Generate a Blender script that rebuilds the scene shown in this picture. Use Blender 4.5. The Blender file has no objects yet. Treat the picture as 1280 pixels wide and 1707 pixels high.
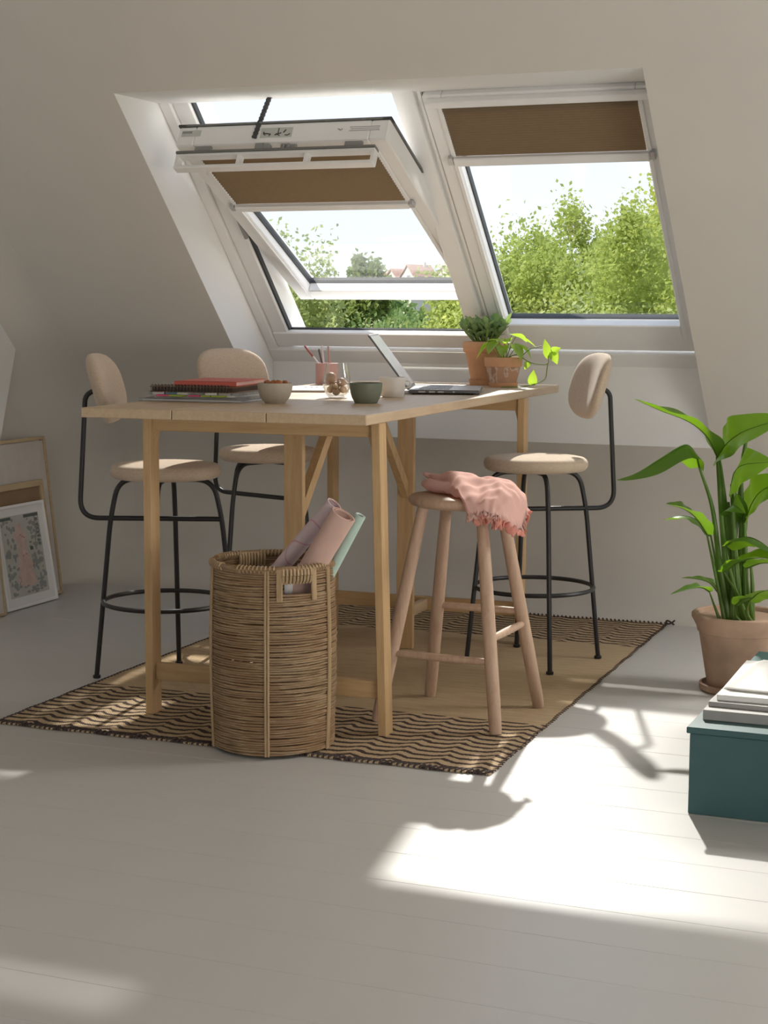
import bpy, bmesh, math, random
import numpy as np
from mathutils import Vector, Matrix, Euler
random.seed(7)
rng = np.random.default_rng(11)
SC = bpy.context.scene
COL = SC.collection
PI = math.pi
R = math.radians

# ---------------------------------------------------------------- camera, world, sun, exposure
cam_d = bpy.data.cameras.new('camera')
cam = bpy.data.objects.new('camera', cam_d)
COL.objects.link(cam)
cam_d.sensor_fit = 'HORIZONTAL'
cam_d.sensor_width = 36.0
cam_d.lens = 2836.5 / 1280 * 36.0
cam_d.clip_end = 500
def look(yaw, pitch, roll):
    f = Vector((math.sin(yaw)*math.cos(pitch), math.cos(yaw)*math.cos(pitch), -math.sin(pitch)))
    r = Vector((math.cos(yaw), -math.sin(yaw), 0))
    u = r.cross(f)
    c, s = math.cos(roll), math.sin(roll)
    r2 = c*r + s*u
    u2 = -s*r + c*u
    return Matrix(((r2.x, u2.x, -f.x), (r2.y, u2.y, -f.y), (r2.z, u2.z, -f.z)))
cam.matrix_world = Matrix.Translation((0, 0, 1.2)) @ look(R(-22.059), R(6.771), R(0.298)).to_4x4()
SC.camera = cam

SC.view_settings.view_transform = 'Standard'
SC.view_settings.look = 'None'
SC.view_settings.exposure = 0.0
SC.view_settings.gamma = 1.0
SC.view_settings.use_curve_mapping = False

world = bpy.data.worlds.new('sky')
SC.world = world
world.use_nodes = True
wn = world.node_tree
wn.nodes.clear()
wo = wn.nodes.new('ShaderNodeOutputWorld')
wb = wn.nodes.new('ShaderNodeBackground')
wr = wn.nodes.new('ShaderNodeValToRGB')
ws = wn.nodes.new('ShaderNodeSeparateXYZ')
wt = wn.nodes.new('ShaderNodeTexCoord')
wm = wn.nodes.new('ShaderNodeMapRange')
wm.inputs[1].default_value = -0.1
wm.inputs[2].default_value = 1.0
wn.links.new(wt.outputs['Generated'], ws.inputs[0])
wn.links.new(ws.outputs[2], wm.inputs[0])
wn.links.new(wm.outputs[0], wr.inputs[0])
wn.links.new(wr.outputs[0], wb.inputs[0])
wn.links.new(wb.outputs[0], wo.inputs[0])
e = wr.color_ramp.elements
e[0].position = 0.0; e[0].color = (0.90, 0.92, 0.94, 1)
e[1].position = 1.0; e[1].color = (0.42, 0.60, 0.93, 1)
k = wr.color_ramp.elements.new(0.12); k.color = (0.86, 0.90, 0.95, 1)
k = wr.color_ramp.elements.new(0.22); k.color = (0.70, 0.78, 0.92, 1)
wb.inputs[1].default_value = 1.3

sun_d = bpy.data.lights.new('sun', 'SUN')         # high sun behind the house, on the garden
sun_d.energy = 6.2
sun_d.angle = R(0.6)
sun_d.color = (1.0, 0.95, 0.86)
sun = bpy.data.objects.new('sun', sun_d)
COL.objects.link(sun)
sun.location = (-6, -8, 14)
sun.rotation_euler = Vector((0.35, 0.62, -0.80)).to_track_quat('-Z', 'Y').to_euler()
# the photographer's lamp outside the roof windows: the diverging beams on the floor all trace back to it
lamp_d = bpy.data.lights.new('daylight_lamp', 'SPOT')
lamp_d.energy = 4500
lamp_d.spot_size = R(40)
lamp_d.spot_blend = 0.12
lamp_d.shadow_soft_size = 0.085
lamp_d.color = (1.0, 0.955, 0.89)
lamp = bpy.data.objects.new('daylight_lamp', lamp_d)
COL.objects.link(lamp)
lamp.location = (-3.45, 10.85, 5.33)
lamp.rotation_euler = (Vector((-2.15, 5.85, 1.55))-Vector((-3.45, 10.85, 5.33))).to_track_quat('-Z', 'Y').to_euler()

def area(name, loc, target, sx, sy, power, colr):
    d = bpy.data.lights.new(name, 'AREA')
    d.shape = 'RECTANGLE'; d.size = sx; d.size_y = sy
    d.energy = power; d.color = colr
    o = bpy.data.objects.new(name, d); COL.objects.link(o)
    o.location = loc
    o.rotation_euler = (Vector(target)-Vector(loc)).to_track_quat('-Z', 'Y').to_euler()
    return o
# fill lights added behind unseen, invented openings in the rear and right walls
area('fill_rear', (0.2, -3.4, 1.45), (0.2, 2, 1.35), 2.8, 2.2, 8, (1.0, 0.93, 0.83))
area('fill_right', (2.75, 0.8, 0.75), (-1.6, 5.4, 1.35), 2.2, 0.9, 64, (1.0, 0.94, 0.86))

# fill light added behind an invented roof opening, out of view at the right
area('fill_roof', (0.75, 6.0, 2.0), (-1.2, 4.6, 0.3), 1.3, 1.1, 125, (1.0, 0.965, 0.915))

# ---------------------------------------------------------------- materials
def nodes(name):
    m = bpy.data.materials.new(name)
    m.use_nodes = True
    return m, m.node_tree, m.node_tree.nodes['Principled BSDF']
def lk(nt, a, b): nt.links.new(a, b)
def rgb(r, g, b):
    f = lambda c: (c/255/12.92) if c/255 <= 0.04045 else ((c/255+0.055)/1.055)**2.4
    return (f(r), f(g), f(b), 1)
def coords(nt, scale=(1,1,1), kind='Object'):
    t = nt.nodes.new('ShaderNodeTexCoord')
    mp = nt.nodes.new('ShaderNodeMapping')
    mp.inputs['Scale'].default_value = scale
    lk(nt, t.outputs[kind], mp.inputs[0])
    return mp.outputs[0]
def noise(nt, vec, scale, detail=3, rough=0.55):
    n = nt.nodes.new('ShaderNodeTexNoise')
    n.inputs['Scale'].default_value = scale
    n.inputs['Detail'].default_value = detail
    n.inputs['Roughness'].default_value = rough
    if vec is not None: lk(nt, vec, n.inputs['Vector'])
    return n.outputs['Fac']
def ramp(nt, fac, stops):
    r = nt.nodes.new('ShaderNodeValToRGB')
    el = r.color_ramp.elements
    el[0].position, el[0].color = stops[0]
    el[1].position, el[1].color = stops[-1]
    for p, c in stops[1:-1]:
        q = el.new(p); q.color = c
    lk(nt, fac, r.inputs[0])
    return r.outputs[0]
def bump(nt, bs, h, strength, dist=0.002):
    b = nt.nodes.new('ShaderNodeBump')
    b.inputs['Strength'].default_value = strength
    b.inputs['Distance'].default_value = dist
    lk(nt, h, b.inputs['Height'])
    lk(nt, b.outputs[0], bs.inputs['Normal'])
def plain(name, c, rough=0.5, metal=0.0, spec=0.5, vary=0.06, nscale=12, bmp=0.0, bscale=200):
    m, nt, b = nodes(name)
    v = coords(nt)
    f = noise(nt, v, nscale)
    lo = tuple(x*(1-vary) for x in c[:3])+(1,)
    hi = tuple(min(1, x*(1+vary)) for x in c[:3])+(1,)
    lk(nt, ramp(nt, f, [(0.3, lo), (0.7, hi)]), b.inputs['Base Color'])
    b.inputs['Roughness'].default_value = rough
    b.inputs['Metallic'].default_value = metal
    b.inputs['Specular IOR Level'].default_value = spec
    if bmp: bump(nt, b, noise(nt, v, bscale), bmp)
    return m
def wood(name, c1, c2, axis='Y', rough=0.45, scale=1.0, spec=0.4):
    m, nt, b = nodes(name)
    s = {'X': (1.2, 14, 14), 'Y': (14, 1.2, 14), 'Z': (14, 14, 1.2)}[axis]
    v = coords(nt, tuple(q*scale for q in s))
    f = noise(nt, v, 5, 5, 0.6)
    g = noise(nt, v, 26, 3, 0.6)
    mx = nt.nodes.new('ShaderNodeMath'); mx.operation = 'MULTIPLY_ADD'
    mx.inputs[1].default_value = 0.3
    lk(nt, g, mx.inputs[0]); lk(nt, f, mx.inputs[2])
    lk(nt, ramp(nt, mx.outputs[0], [(0.45, c1), (0.85, c2)]), b.inputs['Base Color'])
    b.inputs['Roughness'].default_value = rough
    b.inputs['Specular IOR Level'].default_value = spec
    bump(nt, b, g, 0.06)
    return m
def fabric(name, c, vary=0.12, scale=700, strength=0.35, sheen=0.2):
    m, nt, b = nodes(name)
    v = coords(nt)
    f = noise(nt, v, scale, 2)
    g = noise(nt, coords(nt, (1, 1, 3)), 90, 3)
    mx = nt.nodes.new('ShaderNodeMath'); mx.operation = 'ADD'
    lk(nt, f, mx.inputs[0]); lk(nt, g, mx.inputs[1])
    lo = tuple(x*(1-vary) for x in c[:3])+(1,); hi = tuple(min(1, x*(1+vary)) for x in c[:3])+(1,)
    lk(nt, ramp(nt, mx.outputs[0], [(0.75, lo), (1.25, hi)]), b.inputs['Base Color'])
    b.inputs['Roughness'].default_value = 0.95
    b.inputs['Specular IOR Level'].default_value = 0.15
    b.inputs['Sheen Weight'].default_value = sheen
    bump(nt, b, f, strength, 0.001)
    return m
def leafy(name, c1, c2, trans, rough=0.45, nscale=6, weight=0.5, spec=0.4):
    m, nt, b = nodes(name)
    out = [n for n in nt.nodes if n.type == 'OUTPUT_MATERIAL'][0]
    v = coords(nt)
    f = noise(nt, v, nscale, 2)
    col = ramp(nt, f, [(0.3, c1), (0.7, c2)])
    lk(nt, col, b.inputs['Base Color'])
    b.inputs['Roughness'].default_value = rough
    b.inputs['Specular IOR Level'].default_value = spec
    t = nt.nodes.new('ShaderNodeBsdfTranslucent')
    t.inputs[0].default_value = trans
    ms = nt.nodes.new('ShaderNodeMixShader'); ms.inputs[0].default_value = weight
    lk(nt, b.outputs[0], ms.inputs[1]); lk(nt, t.outputs[0], ms.inputs[2])
    lk(nt, ms.outputs[0], out.inputs[0])
    return m
def glass(name, tint=(0.985, 0.992, 0.99, 1), refl=0.5, rough=0.0, power=4.0):
    m = bpy.data.materials.new(name); m.use_nodes = True
    nt = m.node_tree; nt.nodes.clear()
    out = nt.nodes.new('ShaderNodeOutputMaterial')
    tr = nt.nodes.new('ShaderNodeBsdfTransparent'); tr.inputs[0].default_value = tint
    gl = nt.nodes.new('ShaderNodeBsdfGlossy'); gl.inputs['Roughness'].default_value = rough
    gl.inputs[0].default_value = (1, 1, 1, 1)
    fr = nt.nodes.new('ShaderNodeLayerWeight'); fr.inputs[0].default_value = 0.5
    pw = nt.nodes.new('ShaderNodeMath'); pw.operation = 'POWER'; pw.inputs[1].default_value = power
    mu = nt.nodes.new('ShaderNodeMath'); mu.operation = 'MULTIPLY_ADD'; mu.inputs[1].default_value = refl; mu.inputs[2].default_value = 0.025
    lk(nt, fr.outputs['Facing'], pw.inputs[0]); lk(nt, pw.outputs[0], mu.inputs[0])
    ms = nt.nodes.new('ShaderNodeMixShader')
    lk(nt, mu.outputs[0], ms.inputs[0]); lk(nt, tr.outputs[0], ms.inputs[1]); lk(nt, gl.outputs[0], ms.inputs[2])
    lk(nt, ms.outputs[0], out.inputs[0])
    return m

M = {}
M['wall'] = plain('wall_plaster', (0.70, 0.665, 0.61, 1), 0.9, spec=0.2, vary=0.015, nscale=3, bmp=0.03, bscale=60)
M['reveal'] = plain('white_reveal', (0.90, 0.895, 0.88, 1), 0.8, spec=0.25, vary=0.01, nscale=3)
M['paintwood'] = plain('white_lacquer', (0.90, 0.89, 0.875, 1), 0.35, vary=0.01)
M['sashwhite'] = plain('white_polyurethane', (0.90, 0.89, 0.875, 1), 0.32, vary=0.01)
M['greycap'] = plain('grey_metal_cladding', (0.22, 0.22, 0.21, 1), 0.4, 0.3)
M['gasket'] = plain('dark_rubber', (0.05, 0.052, 0.056, 1), 0.6)
M['midgrey'] = plain('grey_plastic', (0.30, 0.30, 0.29, 1), 0.5)
M['glass'] = glass('window_glass')
M['chain'] = plain('dark_chain_metal', (0.10, 0.10, 0.10, 1), 0.4, 0.7)
M['label'] = plain('label_film', (0.55, 0.56, 0.52, 1), 0.4)
M['ink'] = plain('label_ink', (0.05, 0.045, 0.04, 1), 0.5)
M['plank'] = plain('painted_floorboard', (0.565, 0.557, 0.536, 1), 0.33, spec=0.6, vary=0.012, nscale=4, bmp=0.015, bscale=25)
def m_blind(name, c, tr):
    return leafy(name, tuple(x*0.92 for x in c[:3])+(1,), c, tr, 0.85, 60, 0.22, 0.1)
M['blind'] = m_blind('blind_fabric', (0.33, 0.245, 0.155, 1), (0.40, 0.29, 0.17, 1))
M['birch_x'] = wood('birch_x', (0.50, 0.32, 0.155, 1), (0.62, 0.42, 0.22, 1), 'X')
M['birch_y'] = wood('birch_y', (0.54, 0.395, 0.25, 1), (0.64, 0.49, 0.33, 1), 'Y', 0.4)
M['birch_z'] = wood('birch_z', (0.50, 0.32, 0.155, 1), (0.62, 0.42, 0.22, 1), 'Z')
M['oak_z'] = wood('soaped_oak', (0.45, 0.30, 0.205, 1), (0.57, 0.40, 0.29, 1), 'Z', 0.55)
M['black'] = plain('black_powder_coat', (0.018, 0.017, 0.018, 1), 0.42, 0.0, 0.5, 0.1)
M['seat'] = fabric('beige_bouclé', (0.53, 0.42, 0.315, 1))
M['cotton'] = leafy('pink_cotton', (0.82, 0.54, 0.47, 1), (0.88, 0.61, 0.54, 1), (0.95, 0.42, 0.28, 1), 0.9, 40, 0.28, 0.1)
M['frill'] = leafy('coral_frill', (0.74, 0.38, 0.31, 1), (0.82, 0.46, 0.38, 1), (1.0, 0.34, 0.16, 1), 0.9, 40, 0.4, 0.1)
M['cane'] = None
M['terracotta'] = plain('terracotta', (0.60, 0.33, 0.19, 1), 0.8, spec=0.2, vary=0.12, nscale=14, bmp=0.1, bscale=150)
M['terracotta_pale'] = plain('pale_terracotta', (0.46, 0.315, 0.225, 1), 0.85, spec=0.2, vary=0.16, nscale=9, bmp=0.1, bscale=150)
M['soil'] = plain('dark_soil', (0.055, 0.038, 0.026, 1), 0.95, vary=0.4, nscale=80, bmp=0.6, bscale=120)
M['teal'] = plain('teal_lacquer', (0.045, 0.105, 0.108, 1), 0.42, spec=0.4, vary=0.05)
M['paper'] = plain('white_paper', (0.80, 0.79, 0.76, 1), 0.85, spec=0.2, vary=0.02)
M['pagegrey'] = plain('page_edges', (0.50, 0.48, 0.46, 1), 0.85, spec=0.2, vary=0.15, nscale=60)
M['greybook'] = plain('grey_cover', (0.33, 0.325, 0.31, 1), 0.6)
M['red'] = plain('red_cover', (0.62, 0.125, 0.09, 1), 0.55)
M['pinkpage'] = plain('pale_pink_page_edges', (0.75, 0.50, 0.45, 1), 0.8)
M['kraft'] = plain('brown_kraft_cover', (0.26, 0.155, 0.085, 1), 0.7, vary=0.15)
M['darkbrown'] = plain('dark_brown_page_edges', (0.085, 0.05, 0.035, 1), 0.8)
M['magenta'] = plain('pink_tab', (0.80, 0.10, 0.22, 1), 0.6)
M['lime'] = plain('lime_tab', (0.42, 0.52, 0.06, 1), 0.6)
M['bluetab'] = plain('blue_tab', (0.20, 0.33, 0.42, 1), 0.6)
M['beigebowl'] = plain('beige_stoneware', (0.46, 0.41, 0.33, 1), 0.6, vary=0.05, nscale=60)
M['greenbowl'] = plain('sage_stoneware', (0.165, 0.185, 0.135, 1), 0.5, vary=0.08)
M['whitecup'] = plain('white_stoneware', (0.72, 0.69, 0.65, 1), 0.5, vary=0.03)
M['snack'] = plain('orange_brown_snack', (0.40, 0.14, 0.05, 1), 0.7, vary=0.3, nscale=50)
M['pinkcup'] = plain('pink_ceramic', (0.72, 0.43, 0.42, 1), 0.5)
M['bead'] = wood('bead_wood', (0.42, 0.26, 0.17, 1), (0.62, 0.43, 0.30, 1), 'X', 0.5)
M['vase'] = glass('clear_vase_glass', (0.955, 0.96, 0.955, 1), 1.0, 0.0, 2.2)
M['alu'] = plain('grey_aluminium', (0.52, 0.52, 0.53, 1), 0.35, 0.6)
M['alu_dark'] = plain('dark_aluminium_edge', (0.12, 0.12, 0.125, 1), 0.4, 0.4)
M['screen'] = plain('glossy_dark_display', (0.33, 0.33, 0.33, 1), 0.25, spec=0.5)
M['key'] = plain('grey_keys', (0.30, 0.30, 0.30, 1), 0.5)
M['jade'] = leafy('jade_leaf', (0.15, 0.24, 0.10, 1), (0.30, 0.42, 0.20, 1), (0.40, 0.58, 0.14, 1), 0.3, 20, 0.28, 0.6)
M['pothos'] = leafy('pothos_leaf', (0.16, 0.30, 0.03, 1), (0.34, 0.50, 0.07, 1), (0.55, 0.80, 0.06, 1), 0.35, 25, 0.5, 0.5)
M['stem'] = plain('green_stem', (0.19, 0.27, 0.05, 1), 0.5)
M['bird'] = leafy('strelitzia_leaf', (0.055, 0.13, 0.02, 1), (0.09, 0.19, 0.03, 1), (0.26, 0.50, 0.012, 1), 0.28, 9, 0.36, 0.55)
M['birdstem'] = leafy('strelitzia_stalk', (0.08, 0.15, 0.025, 1), (0.13, 0.22, 0.04, 1), (0.35, 0.6, 0.03, 1), 0.4, 9, 0.25, 0.5)
M['bark'] = plain('tree_bark', (0.12, 0.085, 0.06, 1), 0.9, vary=0.3)
M['frame_oak'] = wood('pale_frame_wood', (0.48, 0.36, 0.21, 1), (0.58, 0.45, 0.28, 1), 'Y', 0.6)
M['canvasback'] = plain('brown_hardboard', (0.27, 0.175, 0.10, 1), 0.85, vary=0.08)
M['mat'] = plain('pale_mount_board', (0.60, 0.555, 0.51, 1), 0.8)

def m_cane():
    m, nt, b = nodes('rattan_cane')
    v = coords(nt, (9, 9, 160))
    f = noise(nt, v, 1.0, 3, 0.7)
    g = noise(nt, coords(nt), 7, 2)
    mx = nt.nodes.new('ShaderNodeMath'); mx.operation = 'ADD'
    lk(nt, f, mx.inputs[0]); lk(nt, g, mx.inputs[1])
    lk(nt, ramp(nt, mx.outputs[0], [(0.7, (0.15, 0.085, 0.037, 1)), (1.0, (0.27, 0.165, 0.085, 1)), (1.3, (0.40, 0.28, 0.16, 1))]), b.inputs['Base Color'])
    b.inputs['Roughness'].default_value = 0.5
    return m
M['cane'] = m_cane()
def m_cane_pale():
    return wood('pale_cane', (0.38, 0.26, 0.14, 1), (0.52, 0.37, 0.22, 1), 'Z', 0.5)
M['cane_pale'] = m_cane_pale()

def m_roll():
    m, nt, b = nodes('pink_print_paper')
    v = coords(nt)
    f = noise(nt, v, 9, 0, 0.3)
    wv = nt.nodes.new('ShaderNodeMath'); wv.operation = 'PINGPONG'; wv.inputs[1].default_value = 0.12
    lk(nt, f, wv.inputs[0])
    lk(nt, ramp(nt, wv.outputs[0], [(0.006, (0.62, 0.33, 0.40, 1)), (0.02, (0.70, 0.56, 0.57, 1))]), b.inputs['Base Color'])
    b.inputs['Roughness'].default_value = 0.8
    return m
M['rollprint'] = m_roll()
M['rollpink'] = plain('pink_paper', (0.64, 0.43, 0.36, 1), 0.85, vary=0.08)
M['rollrose'] = plain('rose_paper', (0.50, 0.28, 0.27, 1), 0.85, vary=0.08)
M['rollmint'] = plain('mint_paper', (0.50, 0.66, 0.58, 1), 0.8)

def m_rug():
    m, nt, b = nodes('jute_weave')
    t = nt.nodes.new('ShaderNodeTexCoord')
    sp = nt.nodes.new('ShaderNodeSeparateXYZ')
    lk(nt, t.outputs['Object'], sp.inputs[0])
    def mth(op, a, bb=None, c=None):
        n = nt.nodes.new('ShaderNodeMath'); n.operation = op
        for i, q in enumerate((a, bb, c)):
            if q is None: continue
            if isinstance(q, (int, float)): n.inputs[i].default_value = q
            else: lk(nt, q, n.inputs[i])
        return n.outputs[0]
    x, y = sp.outputs[0], sp.outputs[1]
    nz = noise(nt, t.outputs['Object'], 14, 2)
    fine = noise(nt, coords(nt, (260, 260, 260)), 1.0, 2)
    zig = mth('PINGPONG', mth('ADD', x, mth('MULTIPLY', nz, 0.055)), 0.062)
    zig = mth('MULTIPLY', mth('SMOOTH_MIN', zig, 0.036, 0.014), 0.72)
    yy = mth('ADD', mth('ADD', y, zig), mth('MULTIPLY', mth('SUBTRACT', fine, 0.5), 0.014))
    fr = mth('FRACT', mth('DIVIDE', yy, 0.044))
    line = mth('LESS_THAN', fr, 0.40)
    n1 = mth('LESS_THAN', y, 0.56)
    n2 = mth('GREATER_THAN', y, 1.80)
    band = mth('MAXIMUM', n1, n2)
    mask = mth('MULTIPLY', line, band)
    straw = noise(nt, coords(nt, (7, 90, 1)), 1.0, 3)
    base = ramp(nt, straw, [(0.3, (0.50, 0.365, 0.225, 1)), (0.7, (0.64, 0.485, 0.31, 1))])
    mix = nt.nodes.new('ShaderNodeMix'); mix.data_type = 'RGBA'
    lk(nt, mask, mix.inputs[0]); lk(nt, base, mix.inputs[6])
    mix.inputs[7].default_value = (0.085, 0.058, 0.05, 1)
    lk(nt, mix.outputs[2], b.inputs['Base Color'])
    b.inputs['Roughness'].default_value = 0.95
    b.inputs['Specular IOR Level'].default_value = 0.1
    wv = mth('MULTIPLY', mth('SINE', mth('MULTIPLY', x, 900)), mth('SINE', mth('MULTIPLY', y, 700)))
    bump(nt, b, mth('ADD', wv, mth('MULTIPLY', fine, 1.5)), 0.6, 0.003)
    return m
M['rug'] = m_rug()
M['rugdark'] = plain('dark_brown_yarn', (0.06, 0.042, 0.04, 1), 0.95, vary=0.2)

# ---------------------------------------------------------------- mesh helpers
class MB:
    def __init__(self):
        self.v = []; self.f = []
    def add(self, vs, fs):
        o = len(self.v)
        self.v += [tuple(p) for p in vs]
        self.f += [tuple(i+o for i in q) for q in fs]
        return self
    def box(self, c, s, rot=None, bev=0.0):
        bm = bmesh.new()
        bmesh.ops.create_cube(bm, size=1.0)
        for w in bm.verts: w.co = Vector((w.co.x*s[0], w.co.y*s[1], w.co.z*s[2]))
        if bev > 0:
            bmesh.ops.bevel(bm, geom=list(bm.edges), offset=min(bev, min(s)*0.45), segments=1, affect='EDGES', profile=0.5)
        mt = Matrix.Translation(c) @ (Euler(rot).to_matrix().to_4x4() if rot else Matrix.Identity(4))
        bm.verts.index_update()
        self.add([mt @ w.co for w in bm.verts], [[w.index for w in f.verts] for f in bm.faces])
        bm.free()
        return self
    def span(self, x0, x1, y0, y1, z0, z1, bev=0.0):
        return self.box(((x0+x1)/2, (y0+y1)/2, (z0+z1)/2), (abs(x1-x0), abs(y1-y0), abs(z1-z0)), None, bev)
    def tube(self, path, rad, seg=10, closed=False, caps=True, flat=1.0):
        P = [Vector(p) for p in path]; n = len(P)
        rs = rad if isinstance(rad, (list, tuple)) else [rad]*n
        T = []
        for i in range(n):
            a = P[(i-1) % n] if (closed or i > 0) else P[i]
            b = P[(i+1) % n] if (closed or i < n-1) else P[i]
            T.append((b-a).normalized())
        up = Vector((0, 0, 1)) if abs(T[0].z) < 0.9 else Vector((1, 0, 0))
        nrm = (up - T[0]*up.dot(T[0])).normalized()
        vs = []
        for i in range(n):
            nrm = (nrm - T[i]*nrm.dot(T[i])).normalized()
            bi = T[i].cross(nrm)
            for k in range(seg):
                a = 2*PI*k/seg
                vs.append(P[i] + (nrm*math.cos(a)*flat + bi*math.sin(a))*rs[i])
        fs = []
        for i in range(n if closed else n-1):
            j = (i+1) % n
            for k in range(seg):
                l = (k+1) % seg
                fs.append((i*seg+k, i*seg+l, j*seg+l, j*seg+k))
        if caps and not closed:
            fs.append(tuple(range(seg-1, -1, -1)))
            fs.append(tuple((n-1)*seg+k for k in range(seg)))
        return self.add(vs, fs)
    def lathe(self, prof, c=(0, 0, 0), seg=32, closed=False):
        vs = []; n = len(prof)
        for r, z in prof:
            for k in range(seg):
                a = 2*PI*k/seg
                vs.append((c[0]+r*math.cos(a), c[1]+r*math.sin(a), c[2]+z))
        fs = []
        for i in range(n if closed else n-1):
            j = (i+1) % n
            for k in range(seg):
                l = (k+1) % seg
                fs.append((i*seg+k, i*seg+l, j*seg+l, j*seg+k))
        if not closed:
            if prof[0][0] > 1e-6: fs.append(tuple(range(seg-1, -1, -1)))
            if prof[-1][0] > 1e-6: fs.append(tuple((n-1)*seg+k for k in range(seg)))
        return self.add(vs, fs)
    def prism(self, poly, axis, a, b):
        """extrude polygon (u,v) along axis 'X' (u=y,v=z) or 'Y' (u=x,v=z) or 'Z' (u=x,v=y)"""
        def pt(u, v, w):
            return {'X': (w, u, v), 'Y': (u, w, v), 'Z': (u, v, w)}[axis]
        n = len(poly)
        vs = [pt(u, v, a) for u, v in poly] + [pt(u, v, b) for u, v in poly]
        fs = [tuple(range(n)), tuple(range(2*n-1, n-1, -1))]
        for i in range(n):
            j = (i+1) % n
            fs.append((i, i+n, j+n, j))
        return self.add(vs, fs)
    def ball(self, c, r, seg=14, rings=9, sq=(1, 1, 1)):
        prof = [(r*math.sin(PI*i/rings), -r*math.cos(PI*i/rings)) for i in range(rings+1)]
        o = len(self.v)
        self.lathe(prof, (0, 0, 0), seg)
        for i in range(o, len(self.v)):
            p = self.v[i]; self.v[i] = (c[0]+p[0]*sq[0], c[1]+p[1]*sq[1], c[2]+p[2]*sq[2])
        return self
    def move(self, mt):
        self.v = [tuple(mt @ Vector(p)) for p in self.v]
        return self
    def build(self, name, mat, parent=None, smooth=True, ang=38, fixn=True):
        me = bpy.data.meshes.new(name)
        me.from_pydata(self.v, [], self.f)
        if fixn:
            bm = bmesh.new(); bm.from_mesh(me)
            bmesh.ops.remove_doubles(bm, verts=bm.verts, dist=1e-6)
            bmesh.ops.recalc_face_normals(bm, faces=bm.faces)
            bm.to_mesh(me); bm.free()
        me.materials.append(mat)
        if smooth:
            me.polygons.foreach_set('use_smooth', [True]*len(me.polygons))
            me.set_sharp_from_angle(angle=R(ang))
        o = bpy.data.objects.new(name, me)
        COL.objects.link(o)
        if parent: o.parent = parent
        return o
def thing(name, label, cat, loc=(0, 0, 0), rz=0.0, group=None, rot=None):
    o = bpy.data.objects.new(name, None)
    o.empty_display_size = 0.05
    COL.objects.link(o)
    o.location = loc
    o.rotation_euler = rot if rot else (0, 0, rz)
    o['label'] = label; o['category'] = cat
    if group: o['group'] = group
    return o
def tag(o, label, cat, group=None, kind=None):
    o['label'] = label; o['category'] = cat
    if group: o['group'] = group
    if kind: o['kind'] = kind
    return o
def struct(o, label=None):
    o['kind'] = 'structure'
    if label: o['label'] = label
    return o
def stuff(o):
    o['kind'] = 'stuff'; return o
def root_struct(name, loc, rot=(0, 0, 0), label=None):
    o = bpy.data.objects.new(name, None); o.empty_display_size = 0.05
    COL.objects.link(o); o.location = loc; o.rotation_euler = rot
    return struct(o, label)
def catmull(pts, n):
    P = [Vector(p) for p in pts]
    P = [P[0]*2-P[1]] + P + [P[-1]*2-P[-2]]
    out = []
    for i in range(1, len(P)-2):
        for k in range(n):
            t = k/n
            a, b, c, d = P[i-1], P[i], P[i+1], P[i+2]
            out.append(0.5*((2*b)+(c-a)*t+(2*a-5*b+4*c-d)*t*t+(3*b-a-3*c+d)*t**3))
    out.append(P[-2])
    return out
def bend(pts, rad, n=6):
    """polyline with rounded corners"""
    P = [Vector(p) for p in pts]; out = [P[0]]
    for i in range(1, len(P)-1):
        a = (P[i-1]-P[i]); b = (P[i+1]-P[i])
        r = min(rad, a.length*0.48, b.length*0.48)
        s = P[i]+a.normalized()*r; e_ = P[i]+b.normalized()*r
        for k in range(n+1):
            t = k/n
            out.append((1-t)**2*s + 2*t*(1-t)*P[i] + t*t*e_)
    out.append(P[-1])
    return out

# ---------------------------------------------------------------- room shell
XL, XR = -4.10, 2.6
YB = -3.0
ZC = 3.05
OX0, OX1 = -3.10, -1.26        # window recess
Q = 1/math.sqrt(2)
cove = [(6.403, 0.0)]
for i in range(1, 9):
    a = -PI/2 + (PI/2)*i/8
    cove.append((6.403+0.17*math.cos(a), 0.17+0.17*math.sin(a)))
for i in range(1, 9):                          # gentle turn from plumb to the 45 degree slope
    a = (PI/4)*i/8
    rr = (0.687-0.30)/math.sin(PI/4)
    cove.append((6.573-rr*(1-math.cos(a)), 0.30+rr*math.sin(a)))
yk, zk = cove[-1]
CP = yk+zk                                     # slope plane Y+Z
def slope_strip(mb, prof, xs):
    n = len(prof)
    vs = [(x, y, z) for x in xs for (y, z) in prof]
    fs = []
    for i in range(len(xs)-1):
        for j in range(n-1):
            fs.append((i*n+j, i*n+j+1, (i+1)*n+j+1, (i+1)*n+j))
    mb.add(vs, fs)
mb = MB()
ztop = 1.932
full = cove + [(CP-ztop, ztop), (CP-ZC, ZC)]
slope_strip(mb, full, [XL+0.24, OX0])
def normals(prof):                              # inward normals along a profile
    out = []
    for i in range(len(prof)):
        a = prof[max(0, i-1)]; b = prof[min(len(prof)-1, i+1)]
        dy, dz = b[0]-a[0], b[1]-a[1]; l = math.hypot(dy, dz)
        out.append((-dz/l, dy/l))
    return out
nrm_ = normals(full)
rows = []
for k in range(9):                              # plaster fillet into the left wall
    a = PI/2*k/8
    x = XL+0.24-0.24*math.sin(a); d = 0.24*(1-math.cos(a))
    rows.append([(x, p[0]+(n_[0] if p[1] > 0.3 else -1.0)*d, p[1]+(n_[1]*d if p[1] > 0.3 else 0.0)) for p, n_ in zip(full, nrm_)])
o_ = len(full)
mb.add([p for r_ in rows for p in r_], [(i*o_+j, i*o_+j+1, (i+1)*o_+j+1, (i+1)*o_+j) for i in range(8) for j in range(o_-1)])
slope_strip(mb, full, [OX1, 0.05]); slope_strip(mb, full, [1.45, XR])
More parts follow.
